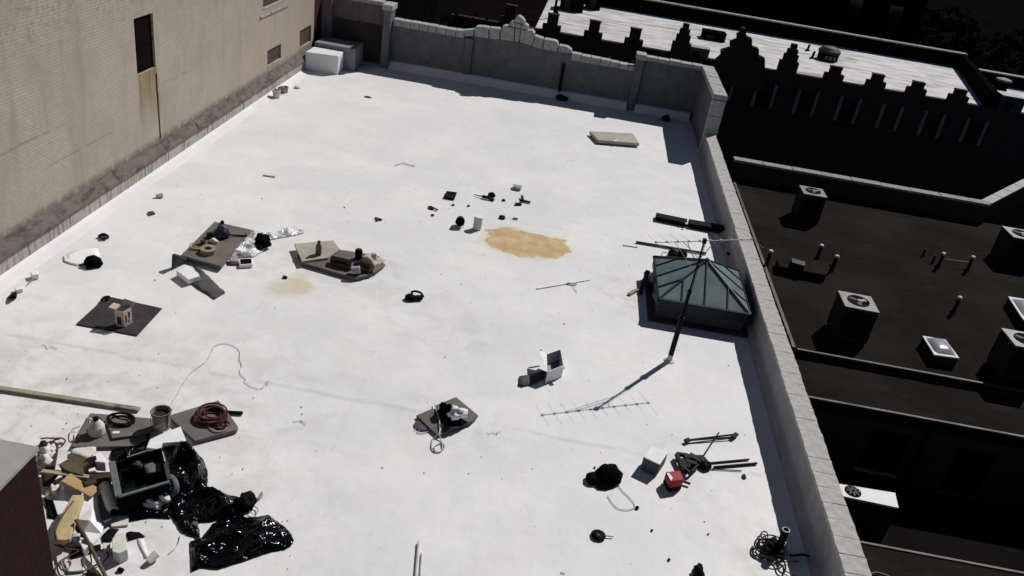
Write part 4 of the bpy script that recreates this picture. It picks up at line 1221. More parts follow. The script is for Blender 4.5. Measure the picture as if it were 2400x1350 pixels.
part('handle', MB().tube([(-3.489,22.702,0.030), (-3.339,22.603,0.030)], .025, 8), 'grey_dark', t)
for name, px, s_, lab in (('black_lump', (-1.419,22.932,0.000), .10, 'small dark lump just behind the tan stain'), ('dark_chip', (-1.548,24.307,0.000), .06, 'tiny dark chip between the caulking gun and the T shaped tool'),
                          ('dark_chip', (-2.979,23.226,0.000), .05, 'tiny grey chip below the black tile'), ('dark_chip', (-2.525,23.372,0.000), .045, 'tiny pale grey chip between the tile and the pails'),
                          ('dark_chip', (-3.413,22.207,0.000), .05, 'tiny grey chip below the trowel'), ('dark_chip', (-6.017,17.078,0.000), .06, 'dark chip on the pale yellow stain')):
    single(name, lab, 'chip' if 'chip' in name else 'lump', MB().blob(px, (s_, s_ * .8, s_ * .6), len(lab)), 'grey_dark' if 'grey' in lab else 'black_iron')
single('grey_rod', 'short grey rod lying between the dark lump and the tan stain', 'rod', MB().bar((-1.106,23.030,0.020), (-0.949,23.035,0.020), .05, .03), 'grey_dark')
t = thing('short_spike', 'short dark spike with a stub alone in the middle of the roof', 'spike', (-4.829,21.327,0.000))
part('shaft', MB().bar((-4.911,21.305,0.020), (-4.697,21.246,0.020), .055, .035), 'grey_dark', t)
part('stub', MB().bar((-4.825,21.258,0.030), (-4.796,21.146,0.030), .05, .05), 'grey_dark', t)
single('white_lath', 'long thin white strip lying right of centre below the tan stain', 'strip', MB().bar((-0.010,18.856,0.010), (1.342,19.908,0.010), .05, .02), 'white_scrap')
t = thing('grey_peg', 'small grey peg crossing the long thin white strip', 'peg', (0.876,19.491,0.000))
part('shaft', MB().bar((0.759,19.437,0.030), (1.009,19.461,0.030), .04, .03), 'cord_grey', t)
part('nail', MB().tube([(0.848,19.472,0.030), (1.029,19.067,0.012)], .008, 5), 'cord_grey', t)
single('pale_strip', 'thin pale strip lying alone on the far left of the roof', 'strip', MB().bar((-8.798,22.892,0.012), (-8.438,22.926,0.012), .06, .024), 'cord_grey')
single('pale_twig', 'faint twig lying alone far back on the roof', 'twig', cord([(-5.365,25.624,0.000), (-5.165,25.947,0.000), (-4.961,25.883,0.000), (-4.753,25.864,0.000)], .012), 'cord_grey')
single('small_pebble', 'tiny dark smear of grit far back near the corner curb', 'grit', MB().blob((-8.162,32.540,0.000), (.14, .07, .03), 2), 'grey_dark')

# ---- things along the left plinth
def small_bucket(px, r, h, mat, label, content='bucket_in'):
    t = thing('small_bucket', label, 'bucket', (px[0], px[1], 0), 'small buckets along the left wall')
    part('body', MB().lathe((px[0], px[1], 0), [(r * .82, 0), (r, h), (r * .94, h), (r * .80, h * .55)], 18), mat, t)
    part('contents', MB().lathe((px[0], px[1], h * .55), [(r * .85, 0), (r * .85, .01)], 18), content, t)
    part('rim', MB().tube([(px[0] + r * 1.01 * math.cos(a * .3142), px[1] + r * 1.01 * math.sin(a * .3142), h - .01) for a in range(20)], .009, 5, True), mat, t)
    part('handle', MB().tube(spline([(px[0] - r, px[1], h - .03), (px[0] - r * .7, px[1] - r * .9, h * .7), (px[0] + r * .5, px[1] - r, h * .68), (px[0] + r, px[1], h - .03)], 4), .005, 5), 'steel', t)
    return t
small_bucket((-11.204,30.486,-0.000), .15, .30, 'dirty_white', 'pale bucket standing near the far end of the left plinth')
small_bucket((-11.175,31.290,0.000), .15, .22, 'grey_paint', 'grey bucket just behind the pale one near the left plinth')
single('grey_rag', 'small grey rag beside the far buckets', 'rag', MB().blob((-11.311,31.330,0.000), (.16, .12, .14), 8), 'grey_paint')
single('pale_lump', 'small pale lump nearest the white corner curb', 'lump', MB().blob((-10.964,32.118,0.000), (.12, .1, .06), 9), 'dirty_white')
t = thing('crushed_cup', 'crushed pale cup lying by the left plinth midway', 'cup', (-10.746,20.086,0.000))
part('body', MB().lathe(((-10.746,20.086,0.000)[0], (-10.746,20.086,0.000)[1], .05), [(.05, 0), (.07, .18)], 12, (.8, .5, .1)), 'dirty_white', t)
part('mouth', MB().lathe(tuple(Vector(((-10.746,20.086,0.000)[0], (-10.746,20.086,0.000)[1], .05)) + Vector((.8, .5, .1)).normalized() * .181), [(.066, 0), (.06, .004)], 12, (.8, .5, .1)), 'grey_dark', t)
single('dark_pad', 'dark flat pad near the left plinth below the crushed cup', 'pad', MB().prism([(-10.475,19.096,0.040),(-10.378,19.201,0.040),(-10.261,19.107,0.040),(-10.343,18.951,0.040)], 0, .04), 'grey_dark', bevel=.01)
t = thing('dark_pouch', 'dark pouch lying by the left plinth above the white sheet', 'pouch', (-10.717,17.415,0.000))
part('body', MB().blob((-10.705,17.394,0.000), (.13, .09, .07), 21), 'black_rubber', t)
part('flap', MB().prism([(-10.755,17.361,0.075),(-10.628,17.443,0.075),(-10.550,17.322,0.075),(-10.677,17.241,0.075)], .055, .075), 'grey_dark', t)
single('white_paper_sheet', 'crumpled white sheet lying by the left plinth', 'sheet', sheet([(-10.996,16.213,0.000),(-10.951,16.516,0.000),(-10.807,16.698,0.000),(-10.531,16.841,0.000),(-10.266,16.449,0.000),(-10.410,16.179,0.000),(-10.508,15.911,0.000),(-10.823,15.962,0.000)], .025, .12, 4, freq=1.2, thick=.003), 'white_scrap')
t = thing('black_bag', 'small black bag lying on the edge of the crumpled white sheet', 'bag', (-10.207,16.058,0.000))
part('body', MB().blob((-10.191,16.064,0.000), (.22, .15, .16), 22), 'black_cloth', t)
part('strap', cord([(-10.307,16.024,0.030), (-10.378,15.967,0.010), (-10.459,15.898,0.005)], .018, .01), 'black_cloth', t)
part('corner', MB().blob((-10.213,15.875,0.000), (.07, .05, .05), 23), 'black_cloth', t)
single('white_flap', 'tilted white flap with a dark edge at the left plinth', 'flap', sheet([(-11.001,16.187,0.000),(-10.969,16.271,0.000),(-10.804,16.015,0.000),(-10.839,15.955,0.000)], .08, .1, 7), 'dirty_white')
t = thing('foam_block', 'white foam block with a stick beside the left plinth', 'block', (-11.112,15.268,0.000))
part('block', MB().prism([(-11.100,15.121,0.120),(-10.993,15.229,0.120),(-10.872,15.086,0.120),(-10.971,14.982,0.120)], 0, .12), 'white_scrap', t, bevel=.02)
part('stick', MB().tube([(-10.978,15.223,0.050), (-10.954,14.996,0.020), (-10.930,14.747,0.015)], .012, 6), 'cord_tan', t)
single('foam_offcut', 'smaller white foam offcut near the dark wedge at the left edge', 'offcut', MB().prism([(-11.030,14.463,0.080),(-10.929,14.583,0.080),(-10.841,14.478,0.080),(-10.935,14.362,0.080)], 0, .08), 'white_scrap', bevel=.015)
single('black_wedge', 'black wedge shaped lump near the left edge of the picture', 'wedge', MB().add([(-10.984,14.123,0.000),(-10.805,14.191,0.000),(-10.910,14.364,0.000),(-11.021,14.360,0.000)] + [(-10.830,14.136,0.160),(-10.791,14.190,0.160),(-10.723,14.101,0.160),(-10.761,14.048,0.160)], [(3, 2, 1, 0), (4, 5, 6, 7), (0, 1, 6, 7), (1, 2, 5, 6), (2, 3, 4, 5), (3, 0, 7, 4)]), 'black_rubber')

# ---- insulation board slab near the right rear corner
sb = thing('foam_slab', 'long beige foam slab lying near the far right corner', 'slab', (1.986,32.858,0.000))
part('slab', MB().prism([(0.939,32.773,0.160),(2.717,33.534,0.160),(2.971,32.302,0.160),(1.309,31.789,0.160)], .03, .16), 'slab', sb, bevel=.012)
part('underlay', MB().prism([(1.026,33.073,0.030),(2.767,33.746,0.030),(2.990,32.605,0.030),(1.363,32.063,0.030)], 0, .028), 'membrane', sb)
part('tab', MB().bar((1.953,31.964,0.170), (2.056,32.190,0.170), .1, .02), 'dirty_white', sb)

# ---- board stack with tools, left of centre
bs = thing('board_stack', 'stack of grey insulation boards with tape rolls and a blue tool on top', 'boards', (-8.189,18.103,0.000))
ba = [(-8.631,19.065,0.130),(-7.612,18.987,0.130),(-7.488,16.846,0.130),(-8.562,17.014,0.130)]
bb = [(-8.674,19.081,0.065),(-7.663,19.028,0.065),(-7.547,16.883,0.065),(-8.563,17.077,0.065)]
part('board', MB().prism(ba, .067, .13), 'board', bs, bevel=.006)
part('board', MB().prism(bb, 0, .065), 'board', bs, bevel=.006)
t = thing('spray_tool', 'dark blue tool with a nozzle tube on the grey board stack', 'tool', (-8.136,18.424,0.130))
part('tank', MB().blob((-8.097,18.280,0.130), (.17, .15, .2), 31), 'navy', t)
part('handle', MB().bar((-8.340,18.690,0.190), (-7.950,18.305,0.220), .13, .11), 'navy', t, bevel=.02)
part('collar', MB().blob((-8.273,18.176,0.130), (.16, .12, .12), 32), 'dark_brown', t)
part('tube', MB().tube([(-7.986,18.388,0.200), (-7.878,18.422,0.170), (-7.581,18.544,0.150)], .022, 8), 'black_iron', t)
part('nozzle', MB().lathe((-7.588,18.563,0.140), [(.03, 0), (.02, .05)], 8), 'black_iron', t)
single('white_rag', 'white rag beside the blue tool on the board stack', 'rag', MB().blob((-8.157,17.936,0.131), (.11, .09, .07), 33), 'dirty_white')
def roll(px, z, r0, r1, h, mat, name, label, cat):
    t = thing(name, label, cat, (px[0], px[1], z))
    part('ring', MB().lathe((px[0], px[1], z + .001), [(r0, 0), (r1, 0), (r1, h), (r0, h), (r0, 0)], 22), mat, t)
    part('core', MB().lathe((px[0], px[1], z + .002), [(r0 * .98, 0), (r0 * .98, .006)], 22), 'dark_brown', t)
roll((-8.050,17.378,0.130), .13, .09, .19, .12, 'cord_tan', 'tape_roll', 'tan tape roll standing flat near the front of the board stack', 'tape roll')
single('ochre_coil', 'ochre cord coil left of the tape roll on the board stack', 'coil', coil((-8.397,17.528,0.130), .19, 3, .012, 5), 'yellow_cord')
single('grey_canister', 'dark small canister behind the ochre coil on the board stack', 'canister', MB().lathe((-8.338,17.731,0.130), [(.06, 0), (.06, .1), (.03, .12)], 12), 'dark_brown')
single('black_stud', 'tiny black stud at the far corner of the board stack', 'stud', MB().blob((-8.406,19.024,0.130), (.05, .05, .06), 6), 'black_iron')

single('clear_plastic_sheet', 'crumpled clear plastic sheet trailing right of the board stack', 'plastic sheet', sheet([(-7.715,18.928,0.000),(-7.557,19.109,0.000),(-7.257,19.048,0.000),(-7.025,19.290,0.000),(-6.853,19.651,0.000),(-6.753,19.900,0.000),(-6.506,19.836,0.000),(-6.400,19.596,0.000),(-6.582,19.346,0.000),(-6.879,19.049,0.000),(-7.050,18.864,0.000),(-6.952,18.427,0.000),(-7.002,18.096,0.000),(-7.068,17.816,0.000),(-7.331,17.656,0.000),(-7.544,17.518,0.000),(-7.651,17.670,0.000),(-7.655,18.177,0.000),(-7.670,18.593,0.000)], .16, .05, 9, freq=2.4, edge=.06), 'clear')
t = thing('black_jacket', 'black rumpled cloth on the clear plastic sheet', 'cloth', (-7.102,18.467,0.000))
part('body', MB().blob((-7.078,18.435,0.020), (.2, .17, .22), 41, .35), 'black_cloth', t)
part('sleeve', MB().blob((-7.085,18.193,0.010), (.1, .09, .1), 42), 'black_cloth', t)
t = thing('roller_tray', 'white edged tray with a black inside in front of the plastic sheet', 'tray', (-7.161,17.507,0.000))
part('tray', MB().prism([(-7.320,17.450,0.090),(-7.025,17.598,0.090),(-6.892,17.290,0.090),(-7.167,17.129,0.090)], 0, .09), 'white_scrap', t, bevel=.025)
part('inside', MB().prism([(-7.262,17.413,0.096),(-7.032,17.534,0.096),(-6.932,17.309,0.096),(-7.152,17.171,0.096)], .091, .096), 'void', t)
part('side_box', MB().prism([(-7.539,17.410,0.100),(-7.365,17.533,0.100),(-7.262,17.284,0.100),(-7.434,17.236,0.100)], 0, .1), 'grey_paint', t, bevel=.01)

t = thing('folded_membrane', 'bent dark membrane flap standing at the left corner of the board stack', 'membrane', (-8.594,16.935,0.000))
part('upright_flap', MB().add([(-8.538,16.498,0.020),(-8.365,16.989,0.020),(-8.386,17.124,0.020),(-8.570,16.669,0.020)] + [(-8.535,16.569,0.360),(-8.413,16.550,0.360),(-8.424,16.616,0.360),(-8.538,16.638,0.360)], [(0, 1, 5, 4), (1, 2, 6, 5), (2, 3, 7, 6), (3, 0, 4, 7), (4, 5, 6, 7), (3, 2, 1, 0)]), 'grey_dark', t)
part('side_flap', MB().add([(-8.545,16.489,0.000),(-8.511,16.503,0.000),(-8.567,16.641,0.000),(-8.602,16.627,0.000)] + [(-8.551,16.557,0.340),(-8.518,16.594,0.340),(-8.537,16.657,0.340),(-8.580,16.639,0.340)], [(0, 1, 5, 4), (1, 2, 6, 5), (2, 3, 7, 6), (3, 0, 4, 7), (4, 5, 6, 7), (3, 2, 1, 0)]), 'membrane', t)
single('white_pad', 'square white pad on the end of the dark grey strip', 'pad', MB().prism([(-8.297,16.226,0.160),(-8.200,16.538,0.160),(-7.713,16.196,0.160),(-7.875,15.934,0.160)], .03, .16), 'white_scrap', bevel=.012)
single('grey_strip', 'dark grey membrane strip running down from the white pad', 'membrane strip', sheet([(-7.960,16.101,0.000),(-7.856,16.520,0.000),(-8.201,16.862,0.000),(-8.113,16.898,0.000),(-6.993,15.904,0.000),(-7.100,15.553,0.000)], .012, .12, 5, thick=.012, freq=1.), 'membrane')

# ---- second board heap
bh = thing('board_heap', 'heap of tan insulation boards with bottle and rubbish on top', 'boards', (-5.176,18.534,0.000))
part('board', MB().prism([(-6.320,18.592,0.160),(-5.481,19.172,0.160),(-5.176,18.768,0.160),(-5.314,18.170,0.160),(-5.832,17.756,0.160)], .10, .16), 'board_tan', bh, bevel=.006)
part('board', MB().prism([(-6.110,18.061,0.100),(-6.024,18.224,0.100),(-5.164,18.848,0.100),(-4.364,18.900,0.100),(-3.914,18.501,0.100),(-4.040,18.008,0.100),(-4.269,17.654,0.100),(-4.424,17.522,0.100),(-5.872,17.813,0.100)], .03, .098), 'board', bh, bevel=.006)
part('bottom_board', MB().prism([(-6.140,18.119,0.030),(-6.070,18.300,0.030),(-5.179,18.911,0.030),(-4.207,19.008,0.030),(-3.976,18.592,0.030),(-4.218,17.718,0.030),(-4.609,17.654,0.030),(-5.877,17.930,0.030)], 0, .029), 'board_dark', bh)
t = thing('brown_bottle', 'square brown bottle standing on the tan board', 'bottle', (-5.570,18.214,0.160))
part('body', MB().prism([(-5.638,18.185,0.160),(-5.498,18.194,0.160),(-5.514,18.313,0.160),(-5.645,18.309,0.160)], .161, .42), 'brown_plastic', t, bevel=.015)
part('shoulder', MB().lathe(((-5.576,18.249,0.160)[0], (-5.576,18.249,0.160)[1], .421), [(.07, 0), (.035, .05), (.035, .08)], 10), 'brown_plastic', t)
part('cap', MB().lathe(((-5.576,18.249,0.160)[0], (-5.576,18.249,0.160)[1], .502), [(.042, 0), (.042, .035)], 10), 'dark_brown', t)
t = thing('dark_toolbox', 'low dark toolbox lying on the heap of boards', 'toolbox', (-4.972,18.137,0.100))
part('body', MB().prism([(-5.198,18.136,0.260),(-4.679,18.080,0.260),(-4.623,17.810,0.260),(-5.162,17.879,0.260)], .101, .23), 'dark_brown', t, bevel=.015)
part('lid', MB().prism([(-5.215,18.154,0.260),(-4.676,18.106,0.260),(-4.620,17.835,0.260),(-5.178,17.896,0.260)], .231, .26), 'black_rubber', t, bevel=.012)
part('handle', MB().bar((-5.024,17.920,0.280), (-4.754,17.885,0.280), .04, .03), 'black_iron', t)
t = thing('paint_can', 'grey paint can lying between the toolbox and the brown bag', 'can', (-4.564,18.012,0.100))
part('body', MB().lathe((-4.558,17.670,0.200), [(.10, 0), (.10, .2)], 16, (.9, .3, .15)), 'grey_paint', t)
part('lid', MB().lathe(tuple(Vector((-4.558,17.670,0.200)) + Vector((.9, .3, .15)).normalized() * .201), [(.095, 0), (.09, .01)], 16, (.9, .3, .15)), 'cap', t)
t = thing('black_can', 'black can standing at the back of the heap of boards', 'can', (-4.630,18.556,0.100))
part('body', MB().lathe((-4.623,18.533,0.100), [(.09, .001), (.095, .02), (.095, .24), (.08, .26)], 16), 'black_rubber', t)
part('lid', MB().lathe(tuple(Vector((-4.623,18.533,0.100)) + Vector((0, 0, .261))), [(.07, 0), (.06, .015)], 16), 'dark_brown', t)
t = thing('rubbish_bag', 'torn brown rubbish bag at the right end of the heap', 'bag', (-4.250,18.140,0.100))
part('body', MB().blob((-4.315,18.017,0.100), (.22, .2, .18), 51, .4), 'dark_brown', t)
part('torn_top', sheet([(-4.576,18.604,0.100),(-4.478,18.904,0.100),(-4.230,18.904,0.100),(-4.085,18.606,0.100),(-4.131,18.189,0.100),(-4.345,18.248,0.100)], .26, .05, 52, z0=.101, freq=4., edge=.04), 'carton', t)
part('shred', sheet([(-4.366,18.848,0.000),(-3.949,18.715,0.000),(-4.024,18.483,0.000),(-4.217,18.207,0.000)], .1, .06, 53, z0=.101, freq=4.), 'carton', t)

# ---- dark mat with a carton
single('dark_mat', 'dark grey square mat lying under the carton at left', 'mat', MB().prism([(-9.216,14.805,0.020),(-9.098,14.870,0.020),(-7.933,14.805,0.020),(-7.893,13.657,0.020),(-9.187,13.659,0.020)], 0, .02), 'board_dark', bevel=.006)
ct = thing('open_carton', 'faded printed carton standing open on the dark grey mat', 'carton', (-8.293,13.878,0.020))
cq = [(-8.446,13.841,0.020),(-8.253,13.840,0.020),(-8.195,14.056,0.020),(-8.382,14.078,0.020)]
part('body', MB().prism(cq, .021, .40), 'carton', ct, bevel=.006)
v_ = [Vector(p[:2]) for p in cq]
part('flap', MB().bar((v_[0].x * .5 + v_[3].x * .5, v_[0].y * .5 + v_[3].y * .5, .41), (v_[0].x * .5 + v_[3].x * .5 - .16, v_[0].y * .5 + v_[3].y * .5 + .0, .43), .2, .012), 'carton', ct)
part('flap', MB().bar((v_[3].x * .5 + v_[2].x * .5, v_[3].y * .5 + v_[2].y * .5, .40), (v_[3].x * .5 + v_[2].x * .5 + .02, v_[3].y * .5 + v_[2].y * .5 + .06, .52), .22, .012, (0, 1, 0)), 'carton', ct)
part('inside', MB().prism([tuple(p.lerp(sum(v_, Vector((0, 0))) / 4, .12)) for p in v_], .401, .404), 'dark_brown', ct)
nf = (v_[1] - v_[0]).normalized(); nr_ = (v_[2] - v_[1]).normalized()
for (a_, b_), d_, cols in (((v_[1], v_[2]), Vector((nr_.y, -nr_.x)), ((.2, .32, .12, .3), (.5, .62, .1, .16), (.55, .75, .2, .33))), ((v_[0], v_[1]), Vector((nf.y, -nf.x)), ((.25, .7, .08, .26),))):
    for s0, s1, z0, z1 in cols:
        p, q = a_.lerp(b_, s0), a_.lerp(b_, s1)
        part('printed_patch', MB().prism([tuple(p + d_ * .002), tuple(q + d_ * .002), tuple(q + d_ * .005), tuple(p + d_ * .005)], z0, z1), 'dark_brown', ct)
single('grey_scrap', 'small grey scrap poking out under the near edge of the dark mat', 'scrap', MB().prism([(-8.680,13.577,0.012),(-8.475,13.582,0.012),(-8.371,13.654,0.012),(-8.488,13.509,0.012)], 0, .012), 'cord_grey')
single('black_strap', 'black strap at the far corner of the dark mat', 'strap', cord([(-9.188,14.620,0.020), (-9.196,14.753,0.020), (-9.118,14.802,0.020), (-9.103,14.671,0.020)], .03), 'black_rubber')

# ---- tape dispenser
t = thing('tape_gun', 'black hooked tape dispenser lying in the middle of the roof', 'tape dispenser', (-2.892,17.274,0.000))
part('wheel', MB().blob((-2.966,17.137,0.000), (.13, .10, .10), 61), 'black_rubber', t)
part('body', MB().bar((-2.942,17.101,0.060), (-2.681,17.245,0.060), .12, .1), 'black_rubber', t, bevel=.02)
part('arch', MB().tube(spline([(-2.948,17.270,0.050), (-2.959,17.350,0.100), (-2.867,17.409,0.100), (-2.745,17.386,0.090), (-2.668,17.290,0.050)], 5), .028, 8), 'black_rubber', t)
part('cutter', MB().bar((-3.003,17.187,0.060), (-2.901,17.292,0.060), .04, .02), 'grey_paint', t)

# ---- open carton right of centre, white outside
bx = thing('open_box', 'open topped white box with dark flaps standing right of centre', 'box', (0.618,15.365,0.000))
w0 = [(0.461,15.390,0.300),(0.755,15.688,0.300),(0.869,15.046,0.300),(0.532,14.683,0.300)]
c0 = Vector((sum(p[0] for p in w0) / 4, sum(p[1] for p in w0) / 4))
part('floor', MB().prism(w0, 0, .012), 'grey_paint', bx)
for i in range(4):
    a, b = Vector(w0[i][:2]), Vector(w0[(i + 1) % 4][:2])
    a2, b2 = a + (c0 - a).normalized() * .022, b + (c0 - b).normalized() * .022
    part('side_wall', MB().prism([tuple(a), tuple(b), tuple(b2), tuple(a2)], .0125, .30), 'white_scrap' if i != 3 else 'membrane', bx)
a, b = Vector(w0[3][:2]), Vector(w0[0][:2])
part('flap', MB().add([(a.x, a.y, .30), (b.x, b.y, .30), (b.x - .17, b.y + .03, .33), (a.x - .17, a.y + .05, .30)] + [(a.x, a.y, .31), (b.x, b.y, .31), (b.x - .17, b.y + .03, .34), (a.x - .17, a.y + .05, .31)], [(3, 2, 1, 0), (4, 5, 6, 7), (0, 1, 5, 4), (1, 2, 6, 5), (2, 3, 7, 6), (3, 0, 4, 7)]), 'white_scrap', bx)
part('flap', MB().bar((0.792,14.935,0.300), (0.872,14.996,0.300), .1, .012), 'slab', bx)
part('rear_flap', MB().bar(((0.318,15.452,0.330)[0], (0.318,15.452,0.330)[1], .33), (0.430,15.431,0.120), .05, .02), 'membrane', bx)
single('flap_and_shadow', 'curled dark flap merged with the painted shadow of the open white box', 'flap and shadow', sheet([(-0.035,14.759,0.000),(0.167,14.876,0.000),(0.356,15.072,0.000),(0.499,15.291,0.000),(0.492,15.017,0.000),(0.497,14.836,0.000),(0.287,14.588,0.000),(0.068,14.389,0.000),(-0.025,14.406,0.000)], .09, .06, 8, thick=.012, freq=1.6, edge=.08), 'membrane')  # one dark sheet for a flap and the box's cast shadow

# ---- boards with cord in the lower middle
t = thing('board_pair', 'pair of dark grey boards with a black heap and a hanging cord', 'boards', (-1.255,12.929,-0.000))
part('board', MB().prism([(-1.540,13.114,0.100),(-1.205,13.498,0.100),(-0.684,13.042,0.100),(-0.776,12.820,0.100),(-1.137,12.493,0.100)], .04, .10), 'board', t, bevel=.006)
part('board', MB().prism([(-1.847,12.734,0.060),(-1.589,13.039,0.060),(-1.367,13.038,0.060),(-1.072,12.809,0.060),(-1.106,12.528,0.060),(-1.318,12.254,0.060),(-1.514,12.417,0.060)], 0, .06), 'board', t, bevel=.006)
part('underlay', MB().prism([(-1.539,12.636,0.030),(-1.112,12.579,0.030),(-0.739,12.965,0.030),(-0.703,13.060,0.030),(-1.181,13.456,0.030),(-1.532,13.027,0.030)], 0, .035), 'board_dark', t)
t = thing('black_heap', 'black heap of cloth on the pair of dark grey boards', 'cloth', (-1.217,12.752,0.100))
part('fold', sheet([(-1.462,13.067,0.100),(-1.301,13.118,0.100),(-1.123,12.976,0.100),(-0.979,12.826,0.100),(-0.834,12.761,0.100),(-0.955,12.589,0.100),(-1.178,12.534,0.100),(-1.325,12.610,0.100)], .20, .06, 71, z0=.101, freq=3., edge=.1), 'black_cloth', t)
part('lump', MB().blob((-1.305,12.863,0.100), (.16, .14, .16), 72, .35), 'black_cloth', t)
single('crumpled_paper', 'crumpled white paper on the black heap of cloth', 'paper', MB().blob((-1.069,12.721,0.240), (.16, .12, .10), 73, .6), 'white_scrap')
t = thing('white_bottle', 'small white bottle lying on the left dark board', 'bottle', (-1.462,12.995,0.070))
part('body', MB().lathe((-1.414,12.844,0.130), [(.05, 0), (.055, .02), (.055, .14), (.03, .18)], 12, (-.1, 1, .1)), 'white_scrap', t)
part('cap', MB().lathe(tuple(Vector((-1.414,12.844,0.130)) + Vector((-.1, 1, .1)).normalized() * .181), [(.03, 0), (.028, .03)], 10, (-.1, 1, .1)), 'grey_paint', t)
single('grey_cable', 'grey cable hanging off the boards into a loop on the roof', 'cord', cord([(-1.591,13.238,0.030), (-1.479,12.892,0.100), (-1.373,12.609,0.090), (-1.321,12.305,0.070), (-1.413,12.185,0.000), (-1.375,11.918,0.000), (-1.249,11.843,0.000), (-1.152,12.009,0.000), (-1.235,12.110,0.000), (-1.339,11.978,0.000), (-1.281,11.846,0.000), (-1.184,11.924,0.000), (-1.249,12.183,0.000), (-1.310,12.295,0.060), (-1.299,12.564,0.100)], .012), 'cord_grey')
single('shadow_disc', 'dark round disc painting a shadow left below the pair of boards', 'shadow', MB().lathe((-1.680,12.525,0.000), [(.15, .0), (.16, .02), (.12, .03)], 20), 'membrane')  # dark disc laid where a shadow falls on the roof
single('white_wire', 'white wire curl at the left end of the pair of boards', 'wire', cord([(-1.787,12.332,0.000), (-1.762,12.446,0.000), (-1.700,12.385,0.000), (-1.730,12.297,-0.000), (-1.632,12.300,0.000), (-1.493,12.422,0.000)], .008), 'cord_grey')

# ---- timber at the left edge and thin cable
single('timber_plank', 'long weathered plank reaching in from the left edge', 'plank', MB().bar((-9.509,11.284,0.030), (-6.679,11.441,0.030), .10, .05), 'plank', bevel=.006)
single('thin_cable', 'thin grey cable snaking across the roof behind the bucket', 'cable', cord([(-6.233,11.648,0.000), (-6.288,12.080,0.000), (-6.350,12.652,0.000), (-6.326,12.932,0.000), (-6.256,13.237,0.000), (-6.276,13.520,0.000), (-6.320,13.803,0.000), (-6.193,13.949,0.000), (-5.966,13.927,0.000), (-5.782,13.790,0.000), (-5.683,13.528,0.000), (-5.556,13.348,0.000), (-5.504,13.115,0.000), (-5.377,12.974,0.000), (-5.299,12.909,0.000), (-5.295,12.836,0.000), (-5.123,12.729,0.000), (-4.957,12.695,0.000), (-4.887,12.777,0.000), (-4.902,12.950,0.000), (-4.881,12.987,0.000), (-4.846,12.849,0.000)], .0055, wob=.006), 'cord_grey')

# ---- work boards in the lower left with bucket, hose and coils
single('left_board', 'dark grey board at the left end of the work boards, under a white jug', 'board', MB().prism([(-7.389,11.075,0.060),(-6.826,11.174,0.060),(-6.244,10.879,0.060),(-6.246,10.662,0.060),(-6.356,10.443,0.060),(-7.204,10.180,0.060)], 0, .06), 'board', 'work boards in the lower left', bevel=.006)
single('middle_board', 'smaller grey board lapping over the left board, carrying a black cable ring', 'board', MB().prism([(-6.968,10.875,0.110),(-6.938,11.072,0.110),(-6.394,11.177,0.110),(-5.962,11.172,0.110),(-6.279,10.732,0.110),(-6.666,10.509,0.110)], .062, .11), 'board', 'work boards in the lower left', bevel=.006)
single('lower_board', 'dark board half hidden below the middle board', 'board', MB().prism([(-6.499,10.707,0.040),(-6.319,10.858,0.040),(-6.160,10.713,0.040),(-6.252,10.498,0.040),(-6.614,10.391,0.040)], .001, .055), 'board', 'work boards in the lower left', bevel=.006)
single('right_board', 'grey board at the right end of the work boards, under a red hose', 'board', MB().prism([(-5.470,12.043,0.085),(-4.927,11.523,0.085),(-4.838,11.423,0.085),(-4.833,11.336,0.085),(-5.374,10.856,0.085),(-6.105,11.364,0.085)], .0, .085), 'board', 'work boards in the lower left', bevel=.008)
bc = (-6.037,11.009,0.112)
t = thing('tar_bucket', 'stained bucket with dark contents standing between the work boards', 'bucket', bc)
part('body', MB().lathe(bc, [(.135, 0), (.165, .36), (.155, .36), (.145, .26)], 24), 'bucket', t)
part('contents', MB().lathe((bc[0], bc[1], bc[2] + .261), [(.146, 0), (.146, .01), (.05, .02)], 24), 'bucket_in', t)
part('rim', MB().tube([(bc[0] + .166 * math.cos(a * math.pi / 12), bc[1] + .166 * math.sin(a * math.pi / 12), bc[2] + .35) for a in range(24)], .011, 6, True), 'bucket_in', t)
part('drip_stain', MB().tube([(bc[0] + .145, bc[1] - .075, bc[2] + .34), (bc[0] + .132, bc[1] - .07, bc[2] + .18), (bc[0] + .122, bc[1] - .065, bc[2] + .06)], [.02, .022, .012], 6), 'bucket_in', t)
part('handle', MB().tube(spline([(bc[0] - .165, bc[1], bc[2] + .3), (bc[0] - .12, bc[1] - .15, bc[2] + .2), (bc[0] + .02, bc[1] - .19, bc[2] + .15), (bc[0] + .165, bc[1], bc[2] + .3)], 5), .006, 5), 'steel', t)
single('red_hose', 'tangled dark red hose coil on the right work board', 'hose', coil((-5.370,11.538,0.087), .30, 8, .016, 81, .45, .016, .95), 'hose_red')
single('pink_hose_end', 'loose end of dark red hose at the near side of the coil', 'hose', coil((-5.121,11.384,0.087), .13, 3, .013, 82, .4, .012), 'hose_red')
single('tan_loop', 'tan cord loop on the right work board below the red hose', 'cord', cord([(-5.409,11.429,0.092), (-5.287,11.227,0.092), (-5.115,11.155,0.092), (-5.006,11.263,0.092), (-5.021,11.409,0.092)], .012), 'cord_tan')
single('black_cable_ring', 'black cable ring lying on the middle work board', 'cable', coil((-6.747,10.978,0.112), .23, 4, .014, 83, .22, .012, .7), 'cord_black')
single('black_cable_tail', 'short black cable tail beside the cable ring', 'cable', cord([(-7.039,11.186,0.030), (-6.934,11.088,0.080), (-6.814,11.046,0.130), (-6.677,11.051,0.130), (-6.578,10.981,0.130)], .016), 'cord_black')
j = (-6.987,10.603,0.062)
t = thing('white_jug', 'white plastic jug standing on the left work board', 'jug', j)
